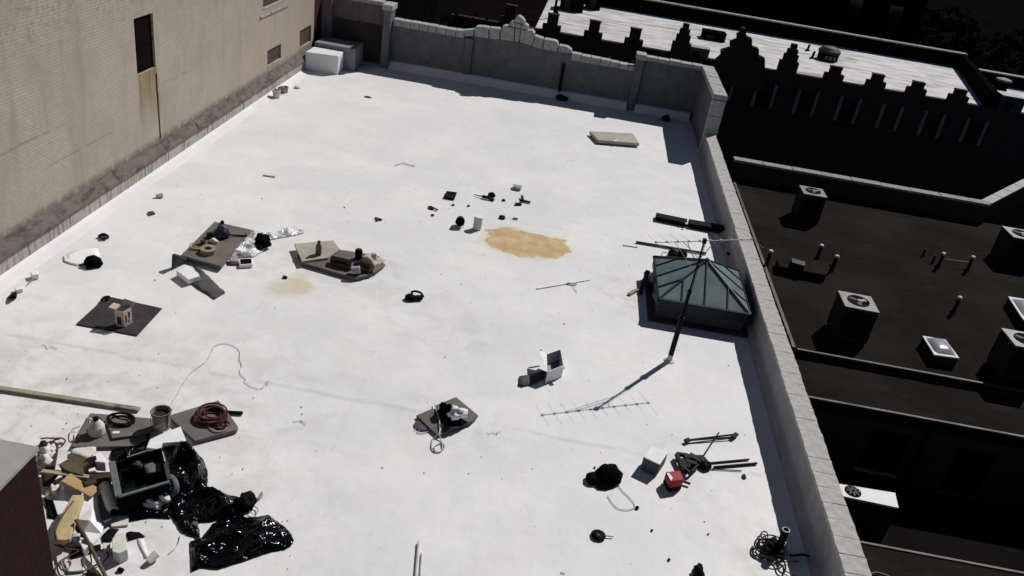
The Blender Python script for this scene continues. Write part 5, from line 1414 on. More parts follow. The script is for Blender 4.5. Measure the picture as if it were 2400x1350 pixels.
part('body', MB().lathe(j, [(.12, .001), (.135, .03), (.13, .17), (.07, .27), (.045, .3)], 16), 'dirty_white', t)
part('neck_cap', MB().lathe((j[0], j[1], j[2] + .301), [(.05, 0), (.05, .04)], 12), 'black_rubber', t)
part('handle', MB().tube(spline([(j[0] - .06, j[1], j[2] + .27), (j[0] - .15, j[1] + .05, j[2] + .24), (j[0] - .13, j[1], j[2] + .12)], 5), .02, 6), 'dirty_white', t)
single('black_funnel', 'dark funnel lying left of the white jug', 'funnel', MB().lathe((-7.138,10.676,0.110), [(.03, 0), (.03, .08), (.10, .18), (.10, .19)], 14, (.5, .6, .1)), 'dark_brown')
single('steel_blade', 'small bright blade lying on the middle work board', 'blade', MB().bar((-6.731,10.641,0.112), (-6.632,10.683,0.112), .06, .008), 'white_scrap')
single('grey_wire_loop', 'grey wire loop hanging off the left work board', 'wire', cord([(-7.335,10.680,0.070), (-7.410,10.648,0.040), (-7.448,10.578,0.010), (-7.377,10.434,0.010), (-7.291,10.366,0.010), (-7.253,10.465,0.070), (-7.324,10.611,0.070)], .008), 'cord_grey')
single('pry_bar', 'black bar sticking out right of the red hose board', 'bar', MB().bar((-5.206,11.823,0.030), (-4.938,11.880,0.030), .05, .05), 'black_iron', bevel=.006)
single('white_foam_board', 'white foam board lying between the bucket and the black plastic', 'foam board', MB().prism([(-5.753,11.110,0.120),(-5.483,10.768,0.120),(-5.833,10.616,0.120),(-5.810,10.449,0.120),(-6.025,10.432,0.120),(-6.080,10.672,0.120)], .04, .12), 'white_scrap', bevel=.008)
single('dark_offcut', 'dark offcut between the lower board and the white foam board', 'offcut', sheet([(-6.348,10.924,0.000),(-6.202,10.895,0.000),(-6.094,10.595,0.000),(-6.071,10.462,0.000),(-6.341,10.406,0.000),(-6.277,10.540,0.000)], .08, .08, 84), 'dark_brown')

# ---- bin lined with black film, and the film spilling out of it
bn = thing('dark_tub', 'dark green framed tub with pale edges among black plastic', 'tub', (-5.716,9.776,0.000))
o4 = [(-6.171,9.650,0.420),(-5.636,10.209,0.420),(-5.135,9.482,0.420),(-5.689,8.975,0.420)]
ctr = Vector((sum(p[0] for p in o4) / 4, sum(p[1] for p in o4) / 4))
def ins(p, k_): 
    q = Vector(p[:2]); return tuple(q + (ctr - q) * k_)
for i in range(4):
    a, b = o4[i], o4[(i + 1) % 4]
    part('side', MB().prism([tuple(a[:2]), tuple(b[:2]), ins(b, .10), ins(a, .10)], .001, .40), 'green_frame', bn, bevel=.01)
    part('inner_ledge', MB().prism([ins(a, .101), ins(b, .101), ins(b, .30), ins(a, .30)], .12, .26), 'green_frame', bn, bevel=.01)
part('floor', MB().prism([ins(p, .101) for p in o4], .001, .1), 'glass_black', bn)
part('edge_rail', MB().bar((*o4[0][:2], .42), (*o4[3][:2], .42), .10, .04), 'frame_edge', bn, bevel=.008)
part('edge_rail', MB().bar((*o4[3][:2], .415), (*ins(o4[2], .0), .415), .045, .03), 'frame_edge', bn, bevel=.006)
part('edge_rail', MB().bar((*Vector(o4[0][:2]).lerp(Vector(o4[1][:2]), .3), .415), (*Vector(o4[0][:2]).lerp(Vector(o4[1][:2]), .75), .415), .03, .02), 'frame_edge', bn)
part('edge_rail', MB().bar((*Vector(o4[2][:2]).lerp(Vector(o4[1][:2]), .05), .41), (*Vector(o4[2][:2]).lerp(Vector(o4[1][:2]), .5), .41), .06, .03), 'grey_dark', bn)
single('grey_cloth', 'grey cloth lying inside the dark tub', 'cloth', sheet([(-5.765,9.868,0.300),(-5.701,9.951,0.300),(-5.505,10.019,0.300),(-5.440,9.802,0.300),(-5.656,9.698,0.300)], .05, .07, 85, z0=.262), 'frame_edge')
single('grey_lump', 'small grey lump inside the dark tub', 'lump', MB().blob((-5.837,9.796,0.262), (.08, .08, .08), 86), 'grey_dark')
single('curved_hose', 'curved grey hose piece leaning on the near right corner of the tub', 'hose', MB().tube(spline([(-5.286,9.679,0.300), (-5.201,9.687,0.260), (-5.119,9.614,0.200), (-5.121,9.564,0.100), (-5.216,9.552,0.050)], 6), .06, 8), 'frame_edge')
for px, r_, lab in (((-5.284,9.487,0.020), (.17, .12, .12), 'larger crumpled pale wad in front of the dark tub'), ((-5.377,9.284,0.020), (.15, .09, .09), 'smaller crumpled pale wad in front of the dark tub')):
    single('paper_wad', lab, 'paper', MB().blob(px, r_, len(lab), .7, 3), 'dirty_white')
F_ = 'heaps of black plastic film'
single('black_film', 'black plastic film heaped right behind the dark tub', 'plastic film', sheet([(-5.895,10.712,0.000),(-5.780,10.818,0.000),(-5.560,10.871,0.000),(-5.417,10.795,0.000),(-5.247,10.658,0.000),(-5.081,10.524,0.000),(-4.884,10.269,0.000),(-4.721,9.888,0.000),(-4.753,9.736,0.000),(-4.946,9.662,0.000),(-5.197,9.653,0.000),(-5.464,10.125,0.000),(-5.740,10.491,0.000)], .34, .04, 90, freq=2.0, edge=.12), 'film', F_)
single('black_film', 'black plastic film spread in the middle between the two larger heaps', 'plastic film', sheet([(-5.255,9.698,0.000),(-4.963,9.698,0.000),(-4.698,9.853,0.000),(-4.556,9.872,0.000),(-4.383,9.838,0.000),(-4.201,9.847,0.000),(-3.962,9.751,0.000),(-3.939,9.520,0.000),(-4.116,9.375,0.000),(-4.335,9.241,0.000),(-4.565,9.142,0.000),(-4.369,8.863,0.000),(-4.548,8.871,0.000),(-4.706,8.920,0.000),(-4.953,9.151,0.000),(-5.089,9.345,0.000)], .24, .04, 91, freq=1.9, edge=.1), 'film', F_)
single('black_film', 'black plastic film lying in front of the dark tub', 'plastic film', sheet([(-5.874,9.151,0.000),(-5.685,9.183,0.000),(-5.475,9.337,0.000),(-5.174,9.519,0.000),(-4.986,9.218,0.000),(-4.969,9.128,0.000),(-5.267,9.067,0.000),(-5.445,8.963,0.000),(-5.523,8.905,0.000),(-5.610,9.069,0.000),(-5.784,9.060,0.000)], .10, .04, 92, freq=3.), 'film', F_)
single('black_film', 'large black plastic sheet spread out nearest the viewer', 'plastic film', sheet([(-4.489,8.760,0.000),(-4.357,8.866,0.000),(-4.325,9.187,0.000),(-4.174,9.379,0.000),(-4.020,9.478,0.000),(-3.879,9.439,0.000),(-3.722,9.500,0.000),(-3.587,9.585,0.000),(-3.410,9.487,0.000),(-3.239,9.400,0.000),(-3.083,9.272,0.000),(-3.010,9.163,0.000),(-3.019,9.052,0.000),(-3.081,8.965,0.000),(-3.241,8.888,0.000),(-3.393,8.762,0.000),(-3.630,8.564,0.000),(-3.884,8.366,0.000),(-4.119,8.340,0.000),(-4.212,8.235,0.000)], .16, .04, 93, freq=1.7, edge=.1), 'film', F_)
single('black_film', 'black plastic strip behind the dark tub under the work boards', 'plastic film', sheet([(-6.586,10.334,0.000),(-6.384,10.486,0.000),(-6.059,10.512,0.000),(-5.893,10.677,0.000),(-5.789,10.499,0.000),(-5.979,10.285,0.000),(-6.231,10.145,0.000),(-6.354,10.022,0.000),(-6.527,10.148,0.000)], .12, .04, 94, freq=3.), 'film', F_)
single('dark_lump', 'dark lumpy wad at the right edge of the middle plastic', 'lump', MB().blob((-4.010,9.677,0.000), (.16, .13, .16), 95, .5), 'black_rubber')
single('grey_sheet_end', 'grey sheet end showing from under the black plastic', 'sheet', sheet([(-4.702,9.143,0.000),(-4.591,9.229,0.000),(-4.369,8.863,0.000),(-4.410,8.835,0.000),(-4.609,8.945,0.000)], .05, .08, 96), 'membrane')
single('pale_wire_loop', 'pale wire loop right of the dark lumpy wad', 'wire', cord([(-3.916,9.601,0.040), (-3.877,9.681,0.030), (-3.790,9.656,0.020), (-3.749,9.569,0.020), (-3.786,9.520,0.020), (-3.872,9.545,0.030)], .009), 'cord_grey')
single('folded_leaf', 'small folded dark scrap with a thin tail above the wire loop', 'scrap', sheet([(-3.947,9.856,0.000),(-3.871,9.918,0.000),(-3.875,10.040,0.000),(-3.863,10.064,0.000),(-3.814,9.974,0.000),(-3.836,9.866,0.000),(-3.920,9.823,0.000)], .12, .05, 97), 'cardboard')

# ---- rubbish heap beside the brick stack
H = 'rubbish in the heap beside the brick stack'
def FOAM(poly):
    mb = MB().prism(poly, .0, .09)
    n_ = len(poly); my = sum(p[1] for p in poly) / n_
    mb.v = [(x, y, z + .20 + (y - my) * .10) for x, y, z in mb.v]
    return mb
single('white_foam_sheet', 'large white sheet nearest the brick stack in the rubbish heap', 'sheet', sheet([(-6.895,9.290,0.100),(-6.910,9.418,0.100),(-6.769,9.346,0.100),(-6.719,9.380,0.100),(-6.462,9.251,0.100),(-6.390,9.095,0.100),(-6.482,9.031,0.100),(-6.423,8.819,0.100),(-6.403,8.676,0.100),(-6.553,8.746,0.100),(-6.687,8.898,0.100),(-6.819,9.035,0.100)], .14, .17, 101, z0=.05, freq=1.9, thick=.02, edge=.04, tilt=(.12, .05), smooth=False), 'white_scrap', H)
single('white_cloth_sheet', 'large white sheet right of the tan foam in the rubbish heap', 'sheet', sheet([(-6.322,9.026,0.100),(-6.321,9.153,0.100),(-6.209,9.223,0.100),(-6.000,8.915,0.100),(-5.782,8.660,0.100),(-5.735,8.530,0.100),(-5.744,8.318,0.100),(-5.844,8.378,0.100),(-5.991,8.506,0.100),(-6.189,8.697,0.100)], .14, .18, 102, z0=.05, freq=1.7, thick=.02, edge=.04, tilt=(-.12, .1), smooth=False), 'white_scrap', H)
single('tan_foam_piece', 'tan foam piece lying between the two large white sheets', 'foam', FOAM([(-6.397,8.917,0.260),(-6.234,8.962,0.260),(-6.166,8.755,0.260),(-6.095,8.501,0.260),(-5.994,8.179,0.260),(-6.053,8.130,0.260),(-6.155,8.120,0.260),(-6.259,8.247,0.260),(-6.351,8.576,0.260)]), 'tan_foam', H, bevel=.015)
t = thing('white_tube', 'long white cardboard tube lying between the white sheet and the tub', 'tube', (-6.049,9.278,0.000))
part('tube', MB().tube(spline([(-6.190,9.414,0.130), (-6.045,9.254,0.130), (-5.906,9.090,0.120), (-5.800,8.979,0.090)], 4), .085, 12), 'white_scrap', t)
part('core', MB().lathe((-5.788,8.969,0.085), [(.07, 0), (.07, .01)], 12, (.2, -1, -.1)), 'black_rubber', t)
single('grey_offcut', 'narrow dark grey board left of the white tube', 'board', MB().prism([(-6.175,9.190,0.120),(-6.121,9.264,0.120),(-5.725,8.800,0.120),(-5.785,8.693,0.120),(-5.952,8.869,0.120)], .06, .12), 'membrane', H)
single('wood_strip', 'long tan lath pointing at the tub above the white sheets', 'lath', MB().bar((-7.179,9.378,0.220), (-6.396,9.364,0.300), .07, .03), 'lath', H, bevel=.004)
single('ochre_lath', 'ochre wooden lath lying across the top of the rubbish heap', 'lath', MB().bar((-6.711,9.265,0.300), (-6.190,9.178,0.180), .20, .025), 'ochre_wood', H, bevel=.004)
single('brown_lath', 'reddish brown lath crossing the ochre one', 'lath', MB().bar((-6.413,9.244,0.260), (-6.212,9.557,0.160), .13, .022), 'dark_brown', H, bevel=.004)
t = thing('olive_carton', 'torn olive brown carton behind the ochre lath', 'carton', (-6.884,9.804,0.000))
part('top', MB().prism([(-6.957,9.490,0.320),(-6.903,9.632,0.320),(-6.766,9.736,0.320),(-6.558,9.647,0.320),(-6.590,9.533,0.320),(-6.475,9.360,0.320),(-6.694,9.379,0.320),(-6.809,9.408,0.320)], .26, .32), 'olive', t, bevel=.005)
part('side', MB().prism([(-6.986,9.560,0.200),(-6.753,9.502,0.200),(-6.560,9.484,0.200),(-6.641,9.745,0.200),(-6.805,9.805,0.200)], .0, .259), 'dark_brown', t)
part('lid_flap', MB().bar((-6.570,9.723,0.360), (-6.515,9.675,0.200), .16, .02), 'dark_brown', t)
single('dark_hollow_box', 'dark box open to the front below the olive carton', 'box', MB().prism([(-6.555,9.621,0.200),(-6.236,9.734,0.200),(-6.152,9.507,0.200),(-6.406,9.436,0.200)], .0, .14), 'dark_brown', H, bevel=.01)
single('white_block', 'white foam block at the top of the rubbish heap near the tub', 'block', MB().prism([(-6.625,9.845,0.300),(-6.528,9.939,0.300),(-6.353,9.794,0.300),(-6.341,9.734,0.300),(-6.491,9.711,0.300)], .10, .30), 'white_scrap', H, bevel=.02)
single('pale_sheet', 'pale crumpled sheet behind the olive carton', 'sheet', sheet([(-7.159,10.120,0.000),(-7.119,10.177,0.000),(-6.966,10.245,0.000),(-6.926,10.302,0.000),(-6.827,10.286,0.000),(-6.782,10.208,0.000),(-6.794,10.048,0.000),(-6.834,9.992,0.000),(-6.979,10.039,0.000),(-7.115,10.021,0.000)], .14, .07, 104, z0=.05), 'dirty_white', H)
for px, r_, lab in (((-7.476,9.872,0.000), (.14, .12, .14), 'white rag lump high on the heap next to the stack corner'), ((-7.384,9.703,0.000), (.12, .1, .14), 'square white lump below the rag next to the stack corner'), ((-7.436,9.972,0.000), (.1, .1, .12), 'small white lump right of the rag by the stack'), ((-6.848,9.117,0.000), (.1, .12, .12), 'white scrap lump left of the large white sheet')):
    single('white_lump', lab, 'lump', MB().blob(px, r_, len(lab), .5), 'dirty_white', H)
single('dark_plank', 'dark narrow plank standing beside the stack corner', 'plank', MB().bar((-7.467,10.126,0.050), (-7.215,9.617,0.060), .14, .09), 'dark_brown', H, bevel=.005)
single('dark_bowl', 'dark lump in front of the stack cap', 'lump', MB().blob((-7.545,10.051,0.000), (.12, .1, .12), 105, .5), 'dark_brown', H)
single('wire_ring', 'brown wire ring behind the dark plank', 'wire', cord([(-7.556,9.968,0.300), (-7.521,10.064,0.250), (-7.493,10.187,0.150), (-7.462,10.334,0.050), (-7.391,10.323,0.020), (-7.375,10.236,0.020), (-7.433,10.169,0.060), (-7.501,10.190,0.100), (-7.475,10.307,0.050)], .014), 'cord_brown')
single('dark_cardboard', 'dark cardboard below the tan lath against the brick stack', 'cardboard', sheet([(-7.319,9.532,0.000),(-7.006,9.579,0.000),(-6.976,9.483,0.000),(-6.983,9.379,0.000),(-6.956,9.246,0.000),(-7.064,9.196,0.000)], .14, .08, 106, z0=.08, tilt=(.1, .1)), 'dark_brown', H)
for q, lab, z1, m_ in (([(-5.476,8.374,0.200),(-5.462,8.456,0.200),(-5.367,8.534,0.200),(-5.167,8.233,0.200),(-5.249,8.137,0.200),(-5.352,8.152,0.200)], 'square white box lid in front of the large white sheet', .2, 'dirty_white'), ([(-5.620,8.350,0.100),(-5.518,8.377,0.100),(-5.468,8.287,0.100),(-5.550,8.249,0.100)], 'small white offcut left of the square white lid', .1, 'dirty_white'),
                 ([(-5.916,8.310,0.150),(-5.837,8.330,0.150),(-5.748,8.200,0.150),(-5.770,8.127,0.150),(-5.846,8.191,0.150)], 'white offcut standing between tan foam and white sheet', .15, 'white_scrap'), ([(-5.808,8.873,0.100),(-5.667,8.986,0.100),(-5.557,8.959,0.100),(-5.488,8.829,0.100),(-5.704,8.735,0.100)], 'pale square sheet between the white tube and black plastic', .03, 'dirty_white'),
                 ([(-6.193,8.108,0.040),(-5.989,8.110,0.040),(-5.986,7.979,0.040),(-6.048,7.914,0.040)], 'pale flat sheet by the foot of the brick stack', .04, 'dirty_white'), ([(-5.969,7.951,0.040),(-5.780,8.081,0.040),(-5.633,7.874,0.040),(-5.813,7.797,0.040)], 'square pale flat sheet at the lower left under cords', .04, 'dirty_white')):
    single('white_offcut', lab, 'offcut', MB().prism(q, 0, z1), m_, H, bevel=.008)
for q, lab in (([(-5.749,8.538,0.000),(-5.730,8.695,0.000),(-5.579,8.735,0.000),(-5.576,8.584,0.000),(-5.559,8.483,0.000),(-5.677,8.435,0.000)], 'black film scrap left of the square white lid'), ([(-5.453,8.687,0.000),(-5.405,8.736,0.000),(-5.279,8.751,0.000),(-5.150,8.695,0.000),(-5.257,8.632,0.000),(-5.343,8.556,0.000)], 'black curved scrap right of the square white lid'),
               ([(-6.216,8.702,0.000),(-6.094,8.608,0.000),(-5.972,8.445,0.000),(-5.894,8.224,0.000),(-5.782,8.321,0.000),(-5.683,8.398,0.000),(-5.623,8.294,0.000),(-5.750,8.177,0.000),(-5.878,8.111,0.000),(-5.933,8.031,0.000),(-5.991,8.149,0.000),(-5.965,8.257,0.000),(-6.040,8.427,0.000),(-6.204,8.615,0.000)], 'dark torn scrap under the long rod'), ([(-6.957,9.048,0.000),(-6.831,9.044,0.000),(-6.580,8.771,0.000),(-6.564,8.701,0.000),(-6.677,8.689,0.000)], 'black scrap between the brick stack and white sheet')):
    single('dark_scrap', lab, 'scrap', sheet(q, .08, .06, len(lab), z0=.004), 'black_rubber', H)
single('clear_wad', 'crumpled clear wrapper below the tan foam', 'wrapper', MB().blob((-6.095,8.343,0.000), (.16, .12, .1), 107, .7, 3), 'clear', H)
single('white_edge_strip', 'narrow white strip running down right of the square lid', 'strip', sheet([(-5.235,8.628,0.000),(-5.153,8.650,0.000),(-4.978,8.425,0.000),(-4.920,8.338,0.000),(-4.959,8.312,0.000)], .03, .1, 108), 'white_scrap', H)
single('dark_tipped_cup', 'small cup with a dark mouth at the end of the white strip', 'cup', MB().lathe((-4.864,8.221,0.050), [(.05, 0), (.065, .15), (.06, .15), (.05, .1)], 14, (.5, 1, .3)), 'dirty_white')
single('long_rod', 'long thin brown rod lying across the rubbish heap to the bottom edge', 'rod', MB().tube([(-6.064,8.462,0.340), (-5.724,8.218,0.120), (-5.262,7.817,0.030)], .028, 8), 'cord_brown')
single('brown_cable', 'brown cable looping over the pale sheets at the lower left', 'cord', cord([(-6.252,8.185,0.050), (-6.023,8.149,0.060), (-5.860,8.138,0.080), (-5.951,8.028,0.050), (-6.007,7.931,0.050), (-5.958,7.831,0.050), (-5.850,7.778,0.050), (-5.635,7.816,0.050), (-5.544,7.979,0.020), (-5.460,8.099,0.020), (-5.461,8.215,0.020), (-5.567,8.289,0.020), (-5.632,8.221,0.020)], .012), 'cord_brown')
single('pale_cable', 'pale cable loop inside the brown cable at the lower left', 'cord', cord([(-5.987,7.920,0.050), (-5.886,7.817,0.050), (-5.832,7.830,0.050), (-5.853,7.938,0.050), (-5.945,7.996,0.050), (-5.983,7.954,0.050)], .009, closed=True), 'cord_tan')
single('brown_cable', 'smaller brown cable loop right of the pale sheets', 'cord', cord([(-5.763,8.076,0.050), (-5.674,7.944,0.040), (-5.570,7.892,0.020), (-5.613,8.034,0.030), (-5.685,8.138,0.040)], .010), 'cord_brown')
single('tan_wire', 'tan wire curving along the left edge of the tan foam', 'wire', cord([(-6.281,8.764,0.360), (-6.270,8.460,0.340), (-6.224,8.198,0.300), (-6.191,8.182,0.120), (-6.103,8.172,0.050)], .012), 'cord_brown')
single('black_pebble', 'small black pebble below the square white lid', 'pebble', MB().blob((-5.169,8.019,0.000), (.05, .04, .03), 3), 'black_rubber')
single('brown_lump', 'brown lump at the lower edge left of the long rod', 'lump', MB().blob((-5.480,7.853,0.000), (.1, .06, .06), 4), 'dark_brown')
single('thin_arc', 'thin curved wire mark below the black plastic heap', 'wire', cord([(-4.674,8.469,0.000), (-4.641,8.564,0.000), (-4.634,8.687,0.000), (-4.679,8.836,0.000)], .008), 'cord_grey')

# ---- lower right group
t = thing('black_coat', 'black coat lying in a heap in the lower right of the roof', 'coat', (1.860,11.978,0.000))
part('body', sheet([(1.533,12.004,0.000),(1.650,12.109,0.000),(1.728,12.241,-0.000),(1.880,12.321,0.000),(2.107,12.313,0.000),(2.195,12.204,0.000),(2.171,12.078,0.000),(2.083,11.982,0.000),(2.020,11.790,0.000),(1.887,11.695,0.000),(1.739,11.677,0.000),(1.675,11.762,0.000),(1.565,11.732,0.000)], .30, .045, 111, freq=1.3, edge=.16, ridge=False, thick=.02), 'black_cloth', t)
part('sleeve', MB().blob((1.624,11.888,0.000), (.13, .15, .1), 112, .1), 'black_cloth', t)
part('hood', MB().blob((1.908,12.015,0.000), (.26, .2, .2), 113, .1), 'black_cloth', t)
single('coat_string', 'thin pale string looping below the black coat', 'string', cord([(2.091,11.902,0.000), (2.192,11.746,0.000), (2.315,11.599,0.000), (2.398,11.466,0.000), (2.373,11.350,0.000), (2.250,11.273,0.000), (2.098,11.275,0.000), (1.990,11.398,0.000), (1.912,11.555,0.000)], .007), 'cord_grey')
single('dark_bead', 'small dark bead at the end of the pale string', 'bead', MB().blob((2.443,11.379,0.000), (.035, .03, .03), 5), 'black_iron')
for px, s_, lab in (((2.692,10.897,0.000), .022, 'tiny dark bit right below the dark bead'), ((3.687,11.067,0.000), .018, 'tiny dark bit left of the vent pipe cables'), ((2.954,10.288,0.000), .024, 'tiny dark bit near the bottom edge'), ((1.663,12.259,0.000), .02, 'tiny dark crumbs above the black coat')):
    single('dark_crumb', lab, 'crumb', MB().blob(px, (s_, s_, s_ * .7), len(lab)), 'black_iron')
wb = thing('white_box', 'white topped grey sided box beside the red box', 'box', (2.861,12.741,0.000))
q = [(2.522,12.458,0.300),(2.680,12.822,0.300),(3.006,12.751,0.300),(2.822,12.323,0.300)]
part('body', MB().prism(q, .001, .285), 'slate', wb, bevel=.012)
c0 = Vector((sum(p[0] for p in q) / 4, sum(p[1] for p in q) / 4))
part('lid', MB().prism([tuple(c0 + (Vector(p[:2]) - c0) * 1.03) for p in q], .286, .31), 'white_scrap', wb, bevel=.01)
rb = thing('red_box', 'glossy red box with a black base next to the black tangle', 'box', (3.187,12.401,0.000))
q = [(2.937,12.210,0.260),(3.225,12.340,0.260),(3.278,12.081,0.260),(3.026,11.951,0.260)]
part('body', MB().prism(q, .09, .26), 'red', rb, bevel=.03)
c0 = Vector((sum(p[0] for p in q) / 4, sum(p[1] for p in q) / 4))
part('base', MB().prism([tuple(c0 + (Vector(p[:2]) - c0) * .97) for p in q], .001, .089), 'black_rubber', rb, bevel=.01)
part('white_label', MB().add([(p[0], p[1], .262) for p in [(2.958,12.165,0.262),(2.999,12.189,0.262),(3.063,12.065,0.262),(3.026,11.972,0.262)]], [(0, 1, 2, 3)]), 'white_scrap', rb)
part('handle', MB().bar((3.320,12.285,0.050), (3.454,12.251,0.050), .035, .035), 'black_iron', rb)
tg = thing('black_frame_tangle', 'black folded frame tangled beside the red box', 'frame', (3.570,12.819,0.000))
for a, b, w in (((3.233,13.002,0.000),(3.478,13.035,0.000),.07), ((3.232,12.989,0.000),(3.343,12.543,0.000),.08), ((3.370,12.926,0.000),(3.766,13.067,0.000),.09), ((3.478,13.035,0.000),(3.720,12.925,0.000),.14), ((3.712,13.025,0.000),(3.830,12.856,0.000),.13), ((3.317,12.634,0.000),(3.471,12.506,0.000),.06), ((3.472,12.530,0.000),(3.643,12.802,0.000),.05), ((3.380,12.827,0.000),(3.611,12.818,0.000),.10), ((3.299,12.855,0.000),(3.430,12.617,0.000),.10), ((3.430,12.617,0.000),(3.462,12.826,-0.000),.06)):
    part('frame_bar', MB().bar((a[0], a[1], .10), (b[0], b[1], .08), w, .07), 'black_iron', tg, bevel=.008)
part('cover', sheet([(3.241,12.992,0.000),(3.427,13.020,0.000),(3.635,13.106,0.000),(3.806,12.950,0.000),(3.759,12.810,0.000),(3.526,12.794,0.000),(3.380,12.602,0.000),(3.320,12.685,0.000)], .16, .06, 115, freq=3.4), 'black_rubber', tg)
part('foot', MB().blob((3.798,12.872,0.000), (.12, .1, .1), 116), 'black_iron', tg)
hn = thing('tee_aerial', 'thin black T shaped aerial rod lying above the black tangle', 'aerial', (3.986,13.663,0.000))
part('stem', MB().tube([(3.705,12.989,0.050), (4.040,13.727,0.050), (4.185,14.022,0.050)], .016, 6), 'black_iron', hn)
part('cross_rod', MB().tube([(3.472,13.557,0.050), (4.534,14.071,0.050)], .02, 6), 'black_iron', hn)
part('cross_rod', MB().tube([(3.479,13.545,0.050), (4.505,13.978,0.050)], .016, 6), 'black_iron', hn)
part('end_cap', MB().bar((3.452,13.523,0.050), (3.544,13.606,0.050), .08, .05), 'black_iron', hn)
part('end_cap', MB().bar((4.448,13.946,0.050), (4.564,14.094,0.050), .08, .05), 'black_iron', hn)
for a, b, r_, lab in (((3.774,12.966,0.000),(4.722,13.370,0.000),.018, 'upper black rod sticking out right of the black tangle'), ((3.968,12.908,0.000),(4.862,13.280,0.000),.024, 'thicker middle black rod right of the black tangle'), ((3.827,12.830,0.000),(4.525,12.979,0.000),.01, 'thin lowest rod right of the black tangle')):
    single('black_rod', lab, 'rod', MB().tube([(a[0], a[1], r_), (b[0], b[1], r_)], r_, 7), 'black_iron', 'rods lying right of the black tangle')
single('grey_smudge_pad', 'small dark chip right of the rods near the parapet', 'chip', MB().blob((4.552,12.812,0.000), (.04, .06, .03), 8), 'grey_dark')
t = thing('round_fitting', 'dark round fitting with a thin tail below the black coat', 'fitting', (1.762,10.542,0.000))
part('disc', MB().lathe((1.762,10.522,0.000), [(.11, .001), (.13, .02), (.11, .04), (.05, .05)], 16), 'black_rubber', t)
part('knob', MB().lathe((1.753,10.468,0.051), [(.04, 0), (.03, .03)], 10), 'grey_dark', t)
part('tail', MB().tube([(1.814,10.525,0.030), (2.021,10.555,0.015)], .012, 6), 'cord_grey', t)
part('lug', MB().blob((1.719,10.481,0.000), (.08, .06, .05), 9), 'black_rubber', t)

vp = (4.878,10.973,0.000)
t = thing('roof_vent_pipe', 'black upright vent pipe with a pale rim near the lower right parapet', 'vent pipe', vp)
tp = (vp[0], vp[1], .50)
part('pipe', MB().lathe((vp[0], vp[1], .0), [(.062, .001), (.062, .5), (.05, .5), (.05, .3)], 16), 'black_rubber', t)
part('rim', MB().tube([(tp[0] + .058 * math.cos(a * math.pi / 8), tp[1] + .058 * math.sin(a * math.pi / 8), .502) for a in range(16)], .009, 6, True), 'cap', t)
part('boot', MB().lathe((vp[0], vp[1], 0), [(.17, .001), (.12, .05), (.08, .12), (.066, .16)], 16), 'black_rubber', t)
t = thing('cable_tangle', 'black cable tangle heaped around the foot of the vent pipe', 'cable', (4.742,10.908,0.000))
rr = random.Random(5)
for k_ in range(6):
    part('loop', coil(((4.730,10.974,0.000)[0] + rr.uniform(-.08, .08), (4.724,10.933,0.000)[1] + rr.uniform(-.08, .08), .01 + .02 * k_), .13 + .02 * k_, 3, .013, 120 + k_, .5, .02), 'cord_black', t)
part('loop', cord([(4.663,11.059,0.100), (4.619,11.189,0.040), (4.645,11.319,0.020), (4.729,11.372,0.020), (4.748,11.273,0.030), (4.675,11.042,0.100)], .011), 'cord_black', t)
part('loop', cord([(4.611,10.965,0.100), (4.556,11.101,0.030), (4.558,11.193,0.020), (4.630,11.222,0.020), (4.624,11.099,0.050), (4.650,10.935,0.100)], .011), 'cord_black', t)
part('loop', cord([(4.636,10.892,0.100), (4.448,10.902,0.020), (4.405,10.812,0.020), (4.466,10.730,0.020), (4.635,10.696,0.020), (4.774,10.654,0.020)], .012), 'cord_black', t)
part('loop', cord([(4.790,10.756,0.120), (4.792,10.649,0.030), (4.803,10.492,0.020), (4.866,10.442,0.020), (4.927,10.542,0.020), (4.941,10.697,0.020), (4.881,10.759,0.060)], .016), 'cord_black', t)
part('loop', cord([(4.909,10.518,0.020), (4.988,10.482,0.020), (5.089,10.415,0.020)], .010), 'cord_brown', t)
part('loop', cord([(4.830,10.746,0.080), (4.993,10.875,0.050), (5.119,10.887,0.030), (5.293,10.951,0.030), (5.414,10.952,0.020)], .02), 'cord_black', t)
part('loop', cord([(4.818,10.675,0.030), (5.036,10.740,0.020), (5.208,10.803,0.020)], .010), 'cord_black', t)
part('junction', MB().blob((4.758,10.962,0.000), (.15, .13, .14), 131, .5), 'black_rubber', t)
single('white_scrap_piece', 'small white scrap tucked right of the vent pipe', 'scrap', MB().bar((5.006,11.167,0.060), (5.036,11.094,0.040), .06, .03), 'white_scrap')
t = thing('white_pipe_length', 'thin white pipe lying toward the viewer at the bottom edge', 'pipe', (-1.053,9.199,0.000))
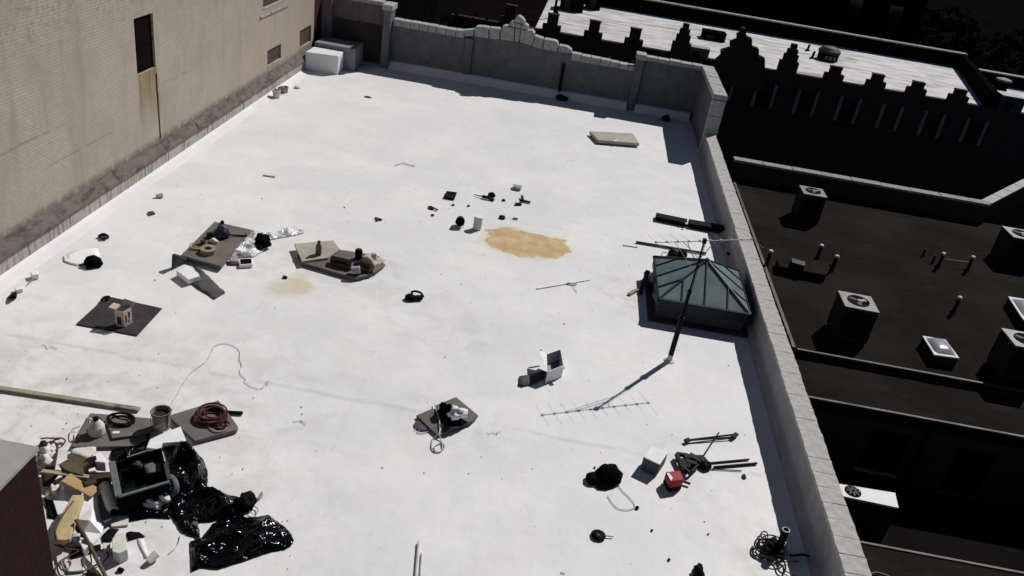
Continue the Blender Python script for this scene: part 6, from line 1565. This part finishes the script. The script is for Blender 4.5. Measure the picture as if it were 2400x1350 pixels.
part('tube', MB().tube([(-1.123,9.610,0.025), (-0.986,8.725,0.025)], .025, 8), 'dirty_white', t)
part('second_tube', MB().tube([(-1.037,9.406,0.012), (-0.931,8.750,0.012)], .012, 6), 'cord_grey', t)
single('black_boot', 'black lump cut by the bottom edge right of centre', 'lump', MB().blob((3.422,10.091,0.000), (.09, .16, .12), 132, .3), 'black_rubber')
# faint scrawl of loose strings on the seam
for pts, lab in (([(-4.010,11.982,0.000), (-3.972,11.941,0.000), (-3.943,11.976,0.000), (-3.903,12.002,0.000), (-3.843,11.968,-0.000), (-3.878,12.023,0.000), (-3.802,11.967,0.000), (-3.760,11.915,0.000)], 'faint dark thread scribble between the hose board and the boards with cord'),
                 ([(-0.442,12.687,0.000), (-0.387,12.650,0.000), (-0.356,12.726,0.000), (-0.293,12.692,0.000), (-0.253,12.771,0.000), (-0.257,12.676,0.000), (-0.193,12.829,0.000)], 'faint dark thread scribble right of the boards with cord'),
                 ([(-9.363,12.771,-0.000), (-9.330,12.815,0.000), (-9.268,12.772,0.000), (-9.191,12.703,0.000), (-9.197,12.797,0.000), (-9.138,12.786,0.000), (-9.034,12.758,0.000)], 'faint dark thread scribble at the left above the plank')):
    single('thread_scrap', lab, 'thread', cord(pts, .0045), 'cord_grey')

# fine grit strewn over the roof
rr = random.Random(77); mb = MB()
for i in range(420):
    if i < 300:
        x, y = rr.uniform(-11, 5.2), rr.uniform(8, 30)
    else:
        x, y = rr.gauss(-6.2, 1.3), rr.gauss(9.6, 1.3)
    s_ = rr.uniform(.004, .012) * (1.8 if rr.random() < .06 else 1)
    a = rr.uniform(0, 6.28); el = rr.uniform(1, 2.4)
    dx, dy = math.cos(a) * s_ * el, math.sin(a) * s_ * el
    mb.add([(x - dx, y - dy, 0), (x + dy * .5, y - dx * .5, 0), (x + dx, y + dy, 0), (x - dy * .5, y + dx * .5, 0), (x, y, s_)], [(0, 1, 4), (1, 2, 4), (2, 3, 4), (3, 0, 4)])
gr = single('roof_grit', 'fine dark grit strewn over the white roof', 'grit', mb, 'dark_brown')
gr['kind'] = 'stuff'
